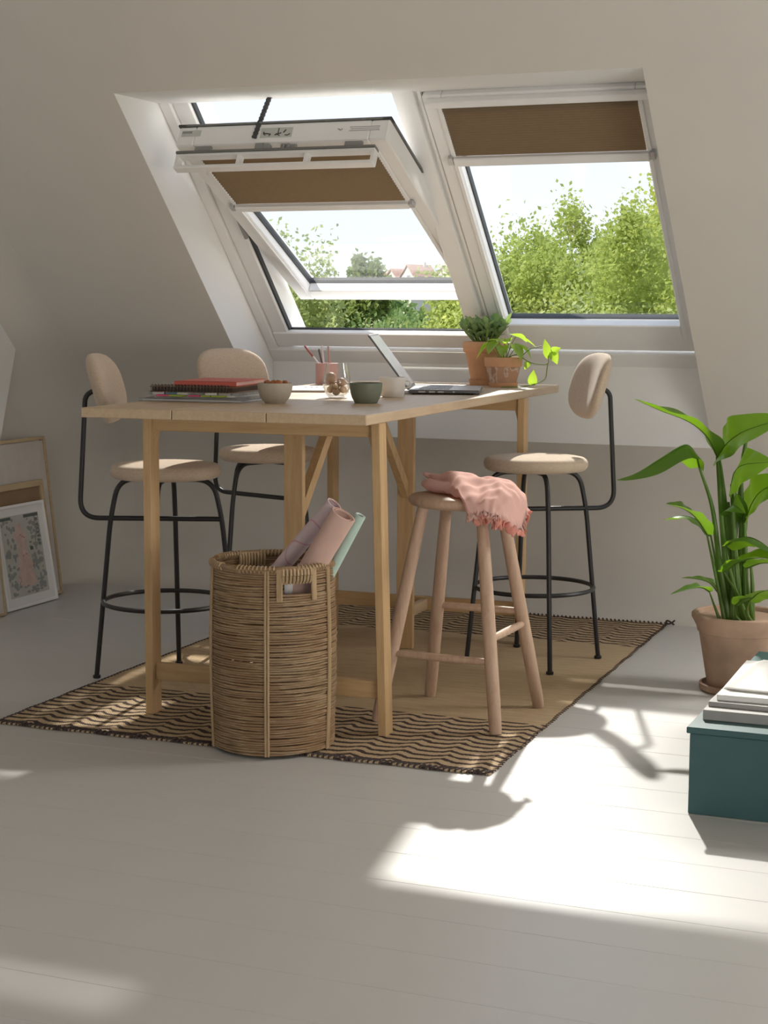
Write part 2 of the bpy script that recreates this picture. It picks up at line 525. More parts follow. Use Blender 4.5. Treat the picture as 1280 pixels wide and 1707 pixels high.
slope_strip(mb, cove+[(CP-0.95, 0.95)], [0.05, 1.45]); slope_strip(mb, [(CP-1.85, 1.85), (CP-ZC, ZC)], [0.05, 1.45])  # unseen opening added for the roof fill light
slope_strip(mb, cove, [OX0, OX1])
slope_strip(mb, [(CP-ztop, ztop), (CP-ZC, ZC)], [OX0, OX1])
wall_back = struct(mb.build('wall_back', M['wall'], smooth=True, ang=50, fixn=False), 'pale plaster attic slope around the roof windows')
# outer roof skin (keeps sun and sky out everywhere but the windows)
mb = MB()
OUT = 7.62
def roofpoly(a, b, x0, x1):
    mb.add([(x0, OUT-a, a), (x0, OUT-b, b), (x1, OUT-b, b), (x1, OUT-a, a)], [(0, 1, 2, 3)])
roofpoly(-0.05, 3.3, XL-0.2, -3.06); roofpoly(-0.05, 3.3, -1.20, 0.05); roofpoly(-0.05, 3.3, 1.45, XR+0.2); roofpoly(-0.05, 1.1, 0.05, 1.45); roofpoly(2.15, 3.3, 0.05, 1.45)
roofpoly(-0.05, 0.98, -3.06, -1.20); roofpoly(2.08, 3.3, -3.06, -1.20)
mb.add([(XL-0.2, OUT-3.3, 3.3), (XR+0.2, OUT-3.3, 3.3), (XR+0.2, YB-0.3, 3.3), (XL-0.2, YB-0.3, 3.3)], [(0, 1, 2, 3)])
struct(mb.build('trim_2', plain('roof_underlay', (0.08, 0.075, 0.07, 1), 0.9), smooth=False), 'outer roof skin')
# white lining of the recess
mb = MB()
yb = 6.413
mb.add([(OX0, yk, zk), (OX1, yk, zk), (OX1, yb, zk), (OX0, yb, zk)], [(0, 1, 2, 3)])
mb.add([(OX0, yb, zk), (OX1, yb, zk), (OX1, yb, 1.0), (OX0, yb, 1.0)], [(0, 1, 2, 3)])
mb.add([(OX0, yb, 1.0), (OX1, yb, 1.0), (OX1, 6.60, 1.0), (OX0, 6.60, 1.0)], [(0, 1, 2, 3)])
mb.add([(OX0, CP-ztop, ztop), (OX1, CP-ztop, ztop), (OX1, 5.497, ztop), (OX0, 5.497, ztop)], [(0, 1, 2, 3)])
for x in (OX0, OX1):
    mb.add([(x, CP-ztop, ztop), (x, yk, zk), (x, yb, zk), (x, yb, 1.0), (x, 6.60, 1.0), (x, 5.66, 1.96), (x, 5.497, ztop)], [(0, 1, 2, 3, 4, 5, 6)])
for x in (0.05, 1.45):  # lining of the opening added for the roof fill light
    mb.add([(x, CP-1.85, 1.85), (x, CP-0.95, 0.95), (x, OUT-0.95, 0.95+0.12), (x, OUT-1.85, 1.85+0.12)], [(0, 1, 2, 3)])
for z_ in (0.95, 1.85):
    mb.add([(0.05, CP-z_, z_), (1.45, CP-z_, z_), (1.45, OUT-z_, z_+0.12), (0.05, OUT-z_, z_+0.12)], [(0, 1, 2, 3)])
struct(mb.build('trim_3', M['reveal'], smooth=False, fixn=False), 'smooth white reveal lining around the roof windows')

mb = MB()
mb.add([(XL, YB, 0), (XL, 6.6, 0), (XL, 6.6, ZC), (XL, YB, ZC)], [(0, 1, 2, 3)])
struct(mb.build('wall_left', M['wall'], smooth=False, fixn=False))
mb = MB()
poly = [(2.4, 0.0), (5.60, 0.0), (5.831, 0.698), (5.972, 1.125), (CP-3.0, 3.0), (2.4, 3.0)]
mb.prism(poly, 'X', XL-0.02, XL+0.055)
struct(mb.build('trim_1', M['reveal'], smooth=False), 'pale wall panel with a slanting edge at the left')
mb = MB()
mb.add([(XL, CP-ZC, ZC), (XR, CP-ZC, ZC), (XR, YB, ZC), (XL, YB, ZC)], [(0, 1, 2, 3)])
struct(mb.build('ceiling', M['wall'], smooth=False, fixn=False))
def holed_wall(name, pt, u0, u1, hu0, hu1, hz0, hz1):
    mb = MB()
    def q(a, b, c, d): mb.add([pt(a, c), pt(b, c), pt(b, d), pt(a, d)], [(0, 1, 2, 3)])
    q(u0, hu0, 0, ZC); q(hu1, u1, 0, ZC); q(hu0, hu1, 0, hz0); q(hu0, hu1, hz1, ZC)
    return struct(mb.build(name, M['wall'], smooth=False, fixn=False))
holed_wall('wall_rear', lambda u, z: (u, YB, z), XL, XR, -1.25, 1.65, 0.3, 2.6)  # opening added to let the rear fill light in
holed_wall('wall_right', lambda u, z: (XR, u, z), YB, 6.6, -0.6, 2.2, 0.2, 1.35)  # low opening added to let the right fill light in

# floor of painted boards running along the window wall
floor = root_struct('floor', (0, 0, 0), label='off-white painted floorboards')
me_pl = None
pitch = 0.18
y0 = 3.957 - pitch*39
i = 0
while True:
    ya = y0 + pitch*i
    if ya > 6.39: break
    yb2 = min(ya+pitch-0.0006, 6.405)
    if me_pl is None or yb2-ya < pitch-0.01:
        b_ = MB(); b_.span(XL+0.0, XR, 0, yb2-ya, -0.022, 0, bev=0.0006)
        o = b_.build('plank', M['plank'], floor, smooth=False)
        if me_pl is None: me_pl = o.data
    else:
        o = bpy.data.objects.new('plank', me_pl); COL.objects.link(o); o.parent = floor
    o.location = (0, ya, random.uniform(-0.0003, 0))
    i += 1
mb = MB(); mb.span(XL, XR, YB, 6.42, -0.06, -0.0235)
mb.build('subfloor', M['plank'], floor, smooth=False)

# ---------------------------------------------------------------- roof windows
S0 = 1.41
def win_root(name, xc, label):
    s, n = S0, 0.0
    return root_struct(name, (xc, 7.4-Q*s, Q*s), (R(135), 0, 0), label)
SH = 0.5825                                   # half sash height
PIV = 2.1375 - S0                             # pivot, local y
def build_window(name, xc, label, tilt, left):
    w = win_root(name, xc, label)
    # fixed frame: side members, bottom, top
    m = MB()
    if left:
        m.span(-0.53, -0.487, 0.0, 1.42, -0.16, -0.004, 0.003)
        m.span(-0.487, -0.418, 0.0, 1.42, -0.16, -0.018, 0.004)
        m.span(0.405, 0.425, 0.0, 1.42, -0.16, -0.018, 0.003)
        m.span(-0.487, 0.425, 0.062, 0.140, -0.036, -0.012, 0.004); m.span(-0.487, 0.425, -0.16, -0.035, -0.16, -0.036, 0.004)
    else:
        m.span(-0.425, -0.405, 0.0, 1.42, -0.16, -0.018, 0.003)
        m.span(0.405, 0.50, 0.0, 1.42, -0.16, -0.018, 0.003)
        m.span(-0.425, 0.50, 0.062, 0.138, -0.036, -0.012, 0.004); m.span(-0.425, 0.50, -0.16, -0.035, -0.16, -0.036, 0.004)
    m.span(-0.50, 0.50, 1.315, 1.40, -0.16, -0.03, 0.003)
    m.build('frame', M['paintwood'], w, smooth=False)
    m = MB(); m.span(-0.53 if left else -0.50, 0.47 if left else 0.46, -0.02, 0.055, -0.03, 0.0, 0.003)
    m.build('sill_lining', M['reveal'], w, smooth=False)
    # dark outer cladding strips of the fixed frame
    for sx in (-1, 1):
        m = MB()
        m.span(sx*0.4175, sx*0.409, 0.14, 1.33, -0.050, -0.030)
        m.build('weather_strip', M['gasket'], w, smooth=False)
    m = MB(); m.span(-0.42, 0.42, 0.130, 0.1405, -0.046, -0.037); m.build('weather_strip', M['gasket'], w, smooth=False)
    # sash
    sash = bpy.data.objects.new('sash', None)
    m = MB()
    T = 0.078
    m.span(-0.400, -0.332, -SH, SH, -T, 0.0, 0.005)
    m.span(0.332, 0.400, -SH, SH, -T, 0.0, 0.005)
    m.span(-0.332, 0.332, -SH, -SH+0.077, -0.048, 0.0, 0.004); m.span(-0.332, 0.332, -SH, -SH+0.045, -T, -0.048)
    m.span(-0.332, 0.332, SH-0.075, SH, -T, 0.0, 0.004)
    sash = m.build('sash', M['sashwhite'], w, smooth=False)
    sash.location = (0, PIV, 0.012)
    sash.rotation_euler = (R(tilt), 0, 0)
    m = MB(); m.box((0, 0.0, -0.053), (0.672, 2*SH-0.145, 0.022)); m.build('pane', M['glass'], sash, smooth=False)
    m = MB()
    hx, hy = 0.332, SH-0.076
    for sx in (-1, 1): m.span(sx*hx, sx*(hx-0.005), -hy, hy, -0.06, -0.034)
    for sy in (-1, 1): m.span(-hx, hx, sy*hy, sy*(hy-0.004), -0.06, -0.036)
    m.build('gasket', M['gasket'], sash, smooth=False)
    m = MB()
    for sx in (-1, 1): m.span(sx*0.404, sx*0.372, -SH-0.004, SH+0.004, -T-0.007, -T)
    for sy in (-1, 1): m.span(-0.404, 0.404, sy*(SH+0.004), sy*(SH-0.030), -T-0.007, -T)
    m.build('outer_cladding', M['greycap'], sash, smooth=False)
    return w, sash
w1, sash1 = build_window('window_1', -2.57, 'open centre pivot roof window on the left', 18.1, True)
w2, sash2 = build_window('window_2', -1.69, 'closed roof window on the right', 0.0, False)
# post between the windows
mb = MB()
def sn(x0, x1, s0, s1, n0, n1, bev=0.003): mb.span(x0, x1, s0, s1, n0, n1, bev)
sn(-2.192, -2.118, 0.0, 1.34, -0.16, 0.012, 0.004)
sn(-2.118, -2.106, 0.0, 1.34, -0.16, -0.006, 0.001)
sn(-2.106, -2.094, 0.0, 1.34, -0.16, 0.004, 0.002)
post = struct(mb.build('trim_4', M['paintwood'], smooth=False), 'white post between the two roof windows')
post.location = (0, 7.4-Q*S0, Q*S0); post.rotation_euler = (R(135), 0, 0)

# open sash: ventilation flap, labels, chain, hinges
mb = MB()
fw = 0.375
mb.span(-fw, fw, SH-0.012, SH+0.022, 0.090, 0.102, 0.002)
mb.span(-fw, fw, SH-0.012, SH+0.022, 0.044, 0.054, 0.002)
for x in (-fw+0.006, -0.13, 0.125, fw-0.006):
    mb.span(x-0.006, x+0.006, SH-0.012, SH+0.020, 0.052, 0.092, 0.001)
flap = mb.build('ventilation_flap', M['sashwhite'], sash1, smooth=False)
mb = MB(); mb.span(-fw, fw, SH-0.012, SH+0.026, 0.036, 0.044); mb.build('flap_seal', M['greycap'], flap, smooth=False)
mb = MB()
for x in (-0.29, 0.28): mb.span(x-0.032, x+0.032, SH-0.016, SH-0.002, 0.0, 0.038, 0.002)
mb.span(-0.085, -0.05, SH-0.012, SH+0.006, 0.0, 0.038, 0.003); mb.span(-0.05, -0.025, SH-0.012, SH+0.012, 0.006, 0.036, 0.003)
mb.span(0.01, 0.07, SH-0.012, SH+0.0, 0.004, 0.036, 0.003); mb.span(0.022, 0.03, SH, SH+0.010, 0.008, 0.034, 0.001); mb.span(0.042, 0.05, SH, SH+0.010, 0.008, 0.034, 0.001)
mb.build('hinge', M['midgrey'], sash1, smooth=False)
TOPF = SH                                     # top edge face of the sash looks into the room
mb = MB(); mb.span(-0.075, 0.045, TOPF, TOPF+0.0012, -0.060, -0.022); lab = mb.build('label', M['label'], sash1, smooth=False)
mb = MB()
def dash(x0, z0, x1, z1, t=0.0016):
    a = Vector((x0, 0, z0)); b = Vector((x1, 0, z1)); d = (b-a); L = d.length
    ang = math.atan2(d.z, d.x)
    mb.box(((x0+x1)/2, TOPF+0.0016, (z0+z1)/2), (L, 0.0008, t), (0, -ang, 0))
zc = -0.041
for k in range(7):                             # the two turning arrows and the handle between them
    a0 = PI*0.15+k*0.25; a1 = a0+0.25
    dash(0.026+0.012*math.cos(a0), zc+0.012*math.sin(a0), 0.026+0.012*math.cos(a1), zc+0.012*math.sin(a1), 0.003)
    dash(-0.052+0.012*math.cos(PI-a0+0.9), zc+0.010*math.sin(PI-a0+0.9), -0.052+0.012*math.cos(PI-a1+0.9), zc+0.010*math.sin(PI-a1+0.9), 0.003)
dash(-0.064, zc+0.002, -0.036, zc+0.006, 0.004); dash(-0.036, zc+0.006, -0.042, zc+0.014, 0.003)
dash(0.012, zc+0.002, 0.020, zc-0.010, 0.004)
dash(-0.008, -0.058, -0.008, -0.030, 0.003); dash(-0.020, zc+0.010, 0.004, zc+0.002, 0.004); dash(-0.016, zc+0.004, 0.0, zc+0.014, 0.003)
mb.build('pictogram', M['ink'], lab, smooth=False)
mb = MB(); mb.span(0.255, 0.37, TOPF, TOPF+0.001, -0.052, -0.036); rail = mb.build('label', M['sashwhite'], sash1, smooth=False)
mb = MB()
for a in ((0.258, -0.051, 0.368, -0.051), (0.258, -0.037, 0.368, -0.037), (0.262, -0.044, 0.366, -0.044)): dash(*a, 0.0018)
dash(0.215, -0.046, 0.226, -0.040, 0.004); dash(0.226, -0.040, 0.232, -0.046, 0.003)
mb.build('pictogram', M['midgrey'], rail, smooth=False)
mb = MB(); mb.span(-0.385, -0.31, TOPF, TOPF+0.001, -0.062, -0.038); l3 = mb.build('label', M['label'], sash1, smooth=False)
mb = MB(); mb.span(-0.383, -0.345, TOPF+0.001, TOPF+0.0016, -0.058, -0.050); mb.build('print', M['midgrey'], l3, smooth=False)
# chain drive from the sash top up to the frame head (in window coordinates)
mb = MB()
def sashpt(x, y, n):
    a = R(18.1); y_ = y*math.cos(a)-n*math.sin(a); n_ = y*math.sin(a)+n*math.cos(a)
    return Vector((x, PIV+y_, 0.012+n_))
A = sashpt(-0.095, SH+0.004, -0.02); B = Vector((-0.075, 1.34, -0.02))
nl = 26
for i in range(nl):
    p = A.lerp(B, (i+0.5)/nl)
    d = (B-A).normalized()
    mt = Matrix.Translation(p) @ d.to_track_quat('Y', 'Z').to_matrix().to_4x4()
    sub = MB(); sub.box((0, 0, 0), (0.015 if i % 2 else 0.018, (B-A).length/nl*1.12, 0.010), None, 0.002)
    sub.move(mt); mb.add(sub.v, sub.f)
mb.build('drive_chain', M['chain'], w1, smooth=False)
# pivot hinges
for sx in (-1, 1):
    mb = MB(); mb.span(sx*0.402, sx*0.416, PIV-0.06, PIV+0.06, -0.05, 0.005, 0.002)
    mb.build('pivot_hinge', M['midgrey'], w1, smooth=False)
# closed sash: top handle bar
mb = MB(); mb.span(-0.385, 0.385, SH-0.035, SH-0.008, 0.0, 0.030, 0.004); hb = mb.build('handle_bar', M['sashwhite'], sash2, smooth=False)
mb = MB(); mb.span(-0.375, 0.375, SH-0.036, SH-0.0355, 0.006, 0.022); mb.build('flap_seal', M['midgrey'], hb, smooth=False)
bpy.context.view_layer.update()

# ---------------------------------------------------------------- pleated blinds
def pleats(y0, y1, x0, x1, n, amp):
    m = MB(); vs = []; fs = []
    for i in range(2*n+1):
        y = y0+(y1-y0)*i/(2*n); z = amp if i % 2 else 0.0
        vs += [(x0, y, z), (x1, y, z)]
    for i in range(2*n): fs.append((2*i, 2*i+1, 2*i+3, 2*i+2))
    o = len(vs)
    vs2 = [(a, b, c-0.0025) for a, b, c in vs]
    fs2 = [tuple(reversed([q+o for q in f])) for f in fs]
    rim = []
    for i in range(2*n):
        rim.append((2*i, 2*i+2, 2*i+2+o, 2*i+o)); rim.append((2*i+1, 2*i+1+o, 2*i+3+o, 2*i+3))
    m.add(vs+vs2, fs+fs2+rim)
    return m
def blind(label, xc, sash, ya, yb_, yt):
    t = thing('pleated_blind', label, 'blind')
    t.matrix_world = sash.matrix_world.copy()
    pleats(yb_, yt, -0.335, 0.335, 22, 0.005).move(Matrix.Translation((0, 0, 0.004))).build('blind_fabric', M['blind'], t, smooth=False)
    m = MB(); m.span(-0.345, 0.345, ya, yb_, 0.001, 0.022, 0.004); m.build('bottom_bar', M['sashwhite'], t, smooth=False)
    for sx in (-1, 1):
        m = MB(); m.span(sx*0.346, sx*0.364, ya+0.006, yb_+0.004, 0.001, 0.020, 0.002); m.build('slider', M['alu'], t, smooth=False)
    for sx in (-1, 1):
        m = MB(); m.span(sx*0.337, sx*0.352, -SH+0.02, SH-0.04, 0.0005, 0.008, 0.002); m.build('guide_rail', M['sashwhite'], t, smooth=False)
    return t
blind('brown pleated blind half lowered on the open tilted roof window', -2.57, sash1, 0.160, 0.192, 0.52)
blind('brown pleated blind half lowered on the closed roof window at right', -1.69, sash2, 0.290, 0.325, 0.545)

# ---------------------------------------------------------------- rug
rug = thing('jute_rug', 'flat woven jute rug with dark zigzag bands under the table', 'rug', (-2.86, 4.06, 0), R(1.3))
RW, RL = 1.50, 2.305
nx, ny = 60, 70
mb = MB(); vs = []; fs = []
for j in range(ny+1):
    for i in range(nx+1):
        u = i/nx; v = j/ny
        x = u*RW; y = v*RL
        if i in (0, nx): x += 0.0016*math.sin(v*55)+0.0012*math.sin(v*131+i)
        if j in (0, ny): y += 0.003*math.sin(u*40+j)
        vs.append((x, y, 0.006+0.0006*math.sin(x*30)*math.sin(y*27)))
W = nx+1
for j in range(ny):
    for i in range(nx): fs.append((j*W+i, j*W+i+1, (j+1)*W+i+1, (j+1)*W+i))
ring = [i for i in range(W)] + [j*W+nx for j in range(1, ny+1)] + [ny*W+i for i in range(nx-1, -1, -1)] + [j*W for j in range(ny-1, 0, -1)]
o = len(vs)
vs += [(vs[i][0], vs[i][1], 0.0008) for i in ring]
for a in range(len(ring)):
    b = (a+1) % len(ring); fs.append((ring[b], ring[a], o+a, o+b))
mb.add(vs, fs); mb.build('weave', M['rug'], rug, smooth=True)
mb = MB()
for j, yy in ((0, 0.0), (1, RL)):
    for i in range(92):
        x = (i+0.5)/92*RW; sg = 1 if j == 0 else -1
        yb_ = yy+0.003*math.sin(x/RW*40+j*ny)
        mb.tube([(x-0.004, yb_-0.0015*sg, 0.002), (x-0.002, yb_-0.0005*sg, 0.0080), (x+0.004, yb_+0.016*sg, 0.0085), (x+0.006, yb_+0.022*sg, 0.004)], 0.0031, 5)
stuff(mb.build('whip_stitch', M['rugdark'], rug))
mb = MB()
for i in range(110):
    for sx in (0, 1):
        y = (i+0.5)/110*RL; v = y/RL
        x = sx*RW + (0.0016*math.sin(v*55)+0.0012*math.sin(v*131+sx*nx))
        mb.tube([(x-0.006, y-0.006, 0.006), (x, y, 0.0075), (x+0.006, y+0.006, 0.006)], 0.0016, 4)
stuff(mb.build('selvedge', M['rugdark'], rug))
mb = MB()
mb.tube([(RW+0.012+0.016*math.cos(a), RL-0.005+0.012*math.sin(a), 0.012+0.008*math.cos(a*1.5)) for a in [k*0.5 for k in range(13)]], 0.0035, 6)
mb.build('corner_loop', M['rugdark'], rug)

# ---------------------------------------------------------------- table
TR = 0.0062                                   # things on the rug
tb = thing('birch_table', 'tall birch drop-leaf table with two braced trestles on the rug', 'table', (-1.7625, 4.345, 0), 0.035)
for i, (a, b) in enumerate(((-0.863, -0.5785), (-0.5755, -0.2905), (-0.2875, 0.005))):
    m = MB(); m.span(a, b, -0.15, 1.925, 0.892, 0.92, 0.002); m.build('tabletop_board', M['birch_y'], tb, smooth=False)
for ty, sg in ((0.0, 1), (1.41, -1)):
    for x in (-0.735 if sg > 0 else -0.725, 0.0):
        m = MB(); m.span(x-0.0125, x+0.0125, ty, ty+0.055, TR, 0.8915, 0.0015)
        s = 1 if x < -0.3 else -1               # gusset under the top rail
        x1 = x+s*0.0125
        m.prism([(x1, 0.856), (x1+s*0.014, 0.856), (x1, 0.80)], 'Y', ty+0.012, ty+0.043)
        if sg > 0 and x == 0.0: m.v = [(p[0]-0.026*p[2]/0.886, p[1], p[2]) for p in m.v]
        m.build('leg', M['birch_z'], tb, smooth=False)
    m = MB(); m.span(-0.722 if sg > 0 else -0.712, -0.037 if sg > 0 else -0.013, ty+0.012, ty+0.043, 0.848, 0.8915, 0.0015); m.build('top_rail', M['birch_x'], tb, smooth=False)
    m = MB(); m.span(-0.722 if sg > 0 else -0.712, -0.016 if sg > 0 else -0.013, ty+0.018, ty+0.040, 0.108, 0.158, 0.0015); m.build('bottom_rail', M['birch_x'], tb, smooth=False)
    py = 0.215 if sg > 0 else 1.215
    m = MB(); m.span(-0.389, -0.329, py-0.011, py+0.011, TR, 0.8915, 0.0015); m.build('post', M['birch_z'], tb, smooth=False)
    m = MB()
    a, b = (ty+0.040, py-0.011) if sg > 0 else (py+0.011, ty+0.018)
    m.span(-0.370, -0.348, a, b, 0.112, 0.152, 0.001); m.build('spacer', M['birch_y'], tb, smooth=False)
    # brace from the post up to the underside of the top
    m = MB(); p0 = py+sg*0.012
    m.prism([(p0, 0.545), (p0, 0.60), (p0+sg*0.29, 0.8915), (p0+sg*0.34, 0.8915)], 'X', -0.3715, -0.3465)
    m.build('brace', M['birch_z'], tb, smooth=False)

# ---------------------------------------------------------------- counter chairs
RF, RS, ZS, ZR, RR_, ZB, DR = 0.232, 0.177, 0.712, 0.264, 0.203, 0.531, 0.268
def make_chair(label):
    t = thing('counter_chair', label, 'chair', group=None)
    # padded round seat
    m = MB(); pr = []
    th = 0.048
    pr.append((0.0, ZS-th+0.002)); pr.append((RS*0.55, ZS-th))
    for k in range(9):
        a = -PI/2+PI*k/8
        pr.append((RS-0.022+0.022*math.cos(a), ZS-th/2-0.002+th/2*math.sin(a)*0.96))
    pr += [(RS*0.6, ZS+0.001), (RS*0.3, ZS+0.002), (0.0, ZS+0.002)]
    m.lathe(pr, seg=48); m.build('seat', M['seat'], t, ang=60)
    # four bent legs, front, back and sides
    for k in range(4):
        a = k*PI/2; c, s = math.cos(a), math.sin(a)
        pts = [(0.035, ZS-th-0.007), (0.150, ZS-th-0.007), (RF*0.98-0.008*0+0.0, 0.012)]
        path = bend([(r*c, r*s, z) for r, z in [(0.03, ZS-th-0.006), (0.152, ZS-th-0.006), (0.180, ZB), (RF, 0.010+TR)]], 0.055, 8)
        m = MB(); m.tube(path, 0.0082, 10)
        leg = m.build('leg', M['black'], t)
        m = MB(); m.lathe([(0.0082, TR+0.012), (0.0125, TR+0.010), (0.013, TR+0.003), (0.011, TR), (0, TR)][::-1], (RF*c, RF*s, 0), 12); m.build('foot_glide', M['black'], leg)
    m = MB(); m.tube([(RR_*math.cos(q*2*PI/56), RR_*math.sin(q*2*PI/56), ZR) for q in range(56)], 0.0075, 8, closed=True)
    m.build('foot_ring', M['black'], t)
    # single bar through front and back leg that bends up and carries the back pad
    path = bend([(-0.178, 0, ZB), (DR+0.012, 0, ZB), (DR-0.010, 0, 0.905), (DR-0.052, 0, 0.922)], 0.062, 10)
    path = bend([(-0.178, 0, ZB), (DR+0.012, 0, ZB), (DR-0.012, 0, 0.925), (DR-0.050, 0, 0.945)], 0.065, 10)
    m = MB(); m.tube(path, 0.0082, 10); m.build('back_bar', M['black'], t)
    # curved oval pad
    W2, H2, TH = 0.172, 0.115, 0.046
    nu, nr = 40, 9
    vs = []; fs = []
    def surf(u, v, side):
        # u angle, v radial 0..1
        ex = 2/2.7
        cu, su = math.cos(u), math.sin(u)
        yy = W2*math.copysign(abs(cu)**ex, cu)*v; zz = H2*math.copysign(abs(su)**ex, su)*v
        tk = TH/2*max(0.0, 1-v**5)**0.45
        d = side*tk
        xx = d - 1.1*yy*yy*0.9                     # wraps round the sitter
        return xx, yy, zz
    rec = Euler((0, R(16), 0)).to_matrix()
    def put(p): q = rec @ Vector(p); return (q.x+DR-0.068, q.y, q.z+0.948)
    rings = [0.0, 0.35, 0.6, 0.78, 0.88, 0.94, 0.975, 0.993, 1.0]
    for side in (1, -1):
        for v in rings[1:]:
            if side == -1 and v == 1.0: continue
            for k in range(nu): vs.append(put(surf(2*PI*k/nu, v, side)))
    n1 = len(rings)-1
    for r_ in range(n1-1):
        for k in range(nu):
            l = (k+1) % nu; fs.append((r_*nu+k, r_*nu+l, (r_+1)*nu+l, (r_+1)*nu+k))
    base = n1*nu; n2 = n1-1
    for r_ in range(n2-1):
        for k in range(nu):
            l = (k+1) % nu; fs.append((base+r_*nu+k, base+(r_+1)*nu+k, base+(r_+1)*nu+l, base+r_*nu+l))
    for k in range(nu):
        l = (k+1) % nu; fs.append((base+(n2-1)*nu+k, (n1-1)*nu+k, (n1-1)*nu+l, base+(n2-1)*nu+l))
    c1 = len(vs); vs.append(put(surf(0, 0, 1))); c2 = len(vs); vs.append(put(surf(0, 0, -1)))
    for k in range(nu):
        l = (k+1) % nu; fs.append((c1, k, l)); fs.append((c2, base+l, base+k))
    m = MB(); m.add(vs, fs); m.build('backrest', M['seat'], t, ang=70)
    return t
def copy_tree(src, label, loc, rz, group=None):
    def rec(o, parent):
        c = o.copy(); COL.objects.link(c)
        if parent: c.parent = parent
        for ch in list(o.children): rec(ch, c)
        return c
    r = rec(src, None); r['label'] = label; r.location = loc; r.rotation_euler = (0, 0, rz)
    if group: r['group'] = group
    return r
G = 'counter chairs around the table'
ch = make_chair('beige padded counter chair with black legs, right of the table by the big plant')
ch['group'] = G
ch.location = (-1.684, 5.523, 0); ch.rotation_euler = (0, 0, 0.546)
copy_tree(ch, 'beige padded counter chair with black legs, nearest one left of the table', (-2.685, 4.764, 0), 3.488, G)
copy_tree(ch, 'beige padded counter chair with black legs, half hidden behind the table at its far left', (-2.672, 5.487, 0), 2.818, G)

# ---------------------------------------------------------------- wooden stool
st = thing('wooden_stool', 'round wooden bar stool with four splayed legs and a pink cloth on its seat', 'stool', (-1.649, 4.686, 0), 0)
m = MB(); m.lathe([(0, 0.630), (0.135, 0.630), (0.153, 0.636), (0.160, 0.645), (0.160, 0.655), (0.153, 0.662), (0.12, 0.664), (0, 0.662)], seg=48)
m.build('seat', M['oak_z'], st, ang=60)
feet = [(-0.196, -0.178), (-0.168, 0.188), (0.174, -0.194), (0.188, 0.178)]
tops = [(-0.092, -0.088), (-0.082, 0.086), (0.088, -0.088), (0.090, 0.086)]
def legpt(i, z):
    t_ = (0.63-z)/(0.63-TR)
    return Vector((tops[i][0]+(feet[i][0]-tops[i][0])*t_, tops[i][1]+(feet[i][1]-tops[i][1])*t_, z))
for i in range(4):
    m = MB(); p = [legpt(i, z) for z in (0.632, 0.5, 0.35, 0.18, 0.05, 0.02, TR)]
    m.tube(p, [0.0165, 0.0185, 0.0195, 0.0195, 0.0188, 0.018, 0.0165], 14); m.build('leg', M['oak_z'], st)
for i, j, z in ((0, 2, 0.205), (1, 3, 0.305), (2, 3, 0.268)):
    m = MB(); a, b = legpt(i, z), legpt(j, z); d = (b-a).normalized()
    m.tube([a, a+d*0.03, (a+b)/2, b-d*0.03, b], [0.009, 0.0105, 0.012, 0.0105, 0.009], 10); m.build('stretcher', M['oak_z'], st)

# pink cloth thrown over the seat
def grid_surface(G_, nu, nv, fn=None):
    rows = [catmull(r_, nu) for r_ in G_]
    cols = list(zip(*rows))
    out = [catmull(c, nv) for c in cols]           # out[u][v]
    return out
cx, cy, cz = -1.649, 4.686, 0.667
ctrl = [
 [(-0.135, 0.075, 0.044), (-0.06, 0.115, 0.036), (0.02, 0.135, 0.036), (0.10, 0.12, 0.030), (0.165, 0.075, -0.004), (0.185, 0.05, -0.050)],
 [(-0.110, 0.02, 0.034), (-0.04, 0.06, 0.060), (0.03, 0.085, 0.034), (0.10, 0.075, 0.040), (0.172, 0.03, 0.002), (0.192, 0.01, -0.062)],
 [(-0.075, -0.02, 0.014), (-0.02, 0.00, 0.058), (0.045, 0.03, 0.046), (0.11, 0.02, 0.034), (0.176, -0.02, 0.000), (0.195, -0.035, -0.090)],
 [(-0.030, -0.06, 0.006), (0.005, -0.06, 0.046), (0.065, -0.03, 0.028), (0.12, -0.03, 0.036), (0.172, -0.065, 0.002), (0.190, -0.085, -0.085)],
 [(0.010, -0.105, 0.004), (0.030, -0.115, 0.030), (0.085, -0.090, 0.018), (0.13, -0.09, 0.022), (0.160, -0.115, -0.004), (0.172, -0.13, -0.060)],
 [(0.050, -0.152, -0.004), (0.062, -0.168, 0.000), (0.095, -0.160, -0.002), (0.125, -0.150, 0.000), (0.148, -0.150, -0.020), (0.155, -0.158, -0.048)],
 [(0.078, -0.178, -0.060), (0.090, -0.180, -0.050), (0.105, -0.178, -0.046), (0.125, -0.172, -0.040), (0.145, -0.168, -0.048), (0.158, -0.170, -0.062)],
]
S_ = grid_surface(ctrl, 9, 9)
nu, nv = len(S_), len(S_[0])
vs = []; fs = []
for i in range(nu):
    for j in range(nv):
        p = S_[i][j].copy()
        ed = max(0, 1-(nu-1-i)/3.0, 1-(nv-1-j)/3.0)      # gathered frill along two edges
        w = 0.005*math.sin(i*0.55+j*0.21)*math.cos(j*0.43-i*0.17)
        p.z += w
        if ed > 0:
            ph = j*1.9 if (nu-1-i) < 3 else i*1.9
            p.x += 0.009*ed*math.sin(ph); p.y += 0.008*ed*math.cos(ph*1.1); p.z += 0.007*ed*math.sin(ph*0.9+1)
        r_ = math.hypot(p.x, p.y)
        if r_ < 0.168: p.z = max(p.z, 0.001)
        vs.append((p.x, p.y, p.z))
for i in range(nu-1):
    for j in range(nv-1): fs.append((i*nv+j, (i+1)*nv+j, (i+1)*nv+j+1, i*nv+j+1))
m = MB(); m.add(vs, fs)
cl = thing('pink_cloth', 'crumpled pink cotton cloth with frilled edge draped over the wooden stool', 'cloth', (cx, cy, cz))
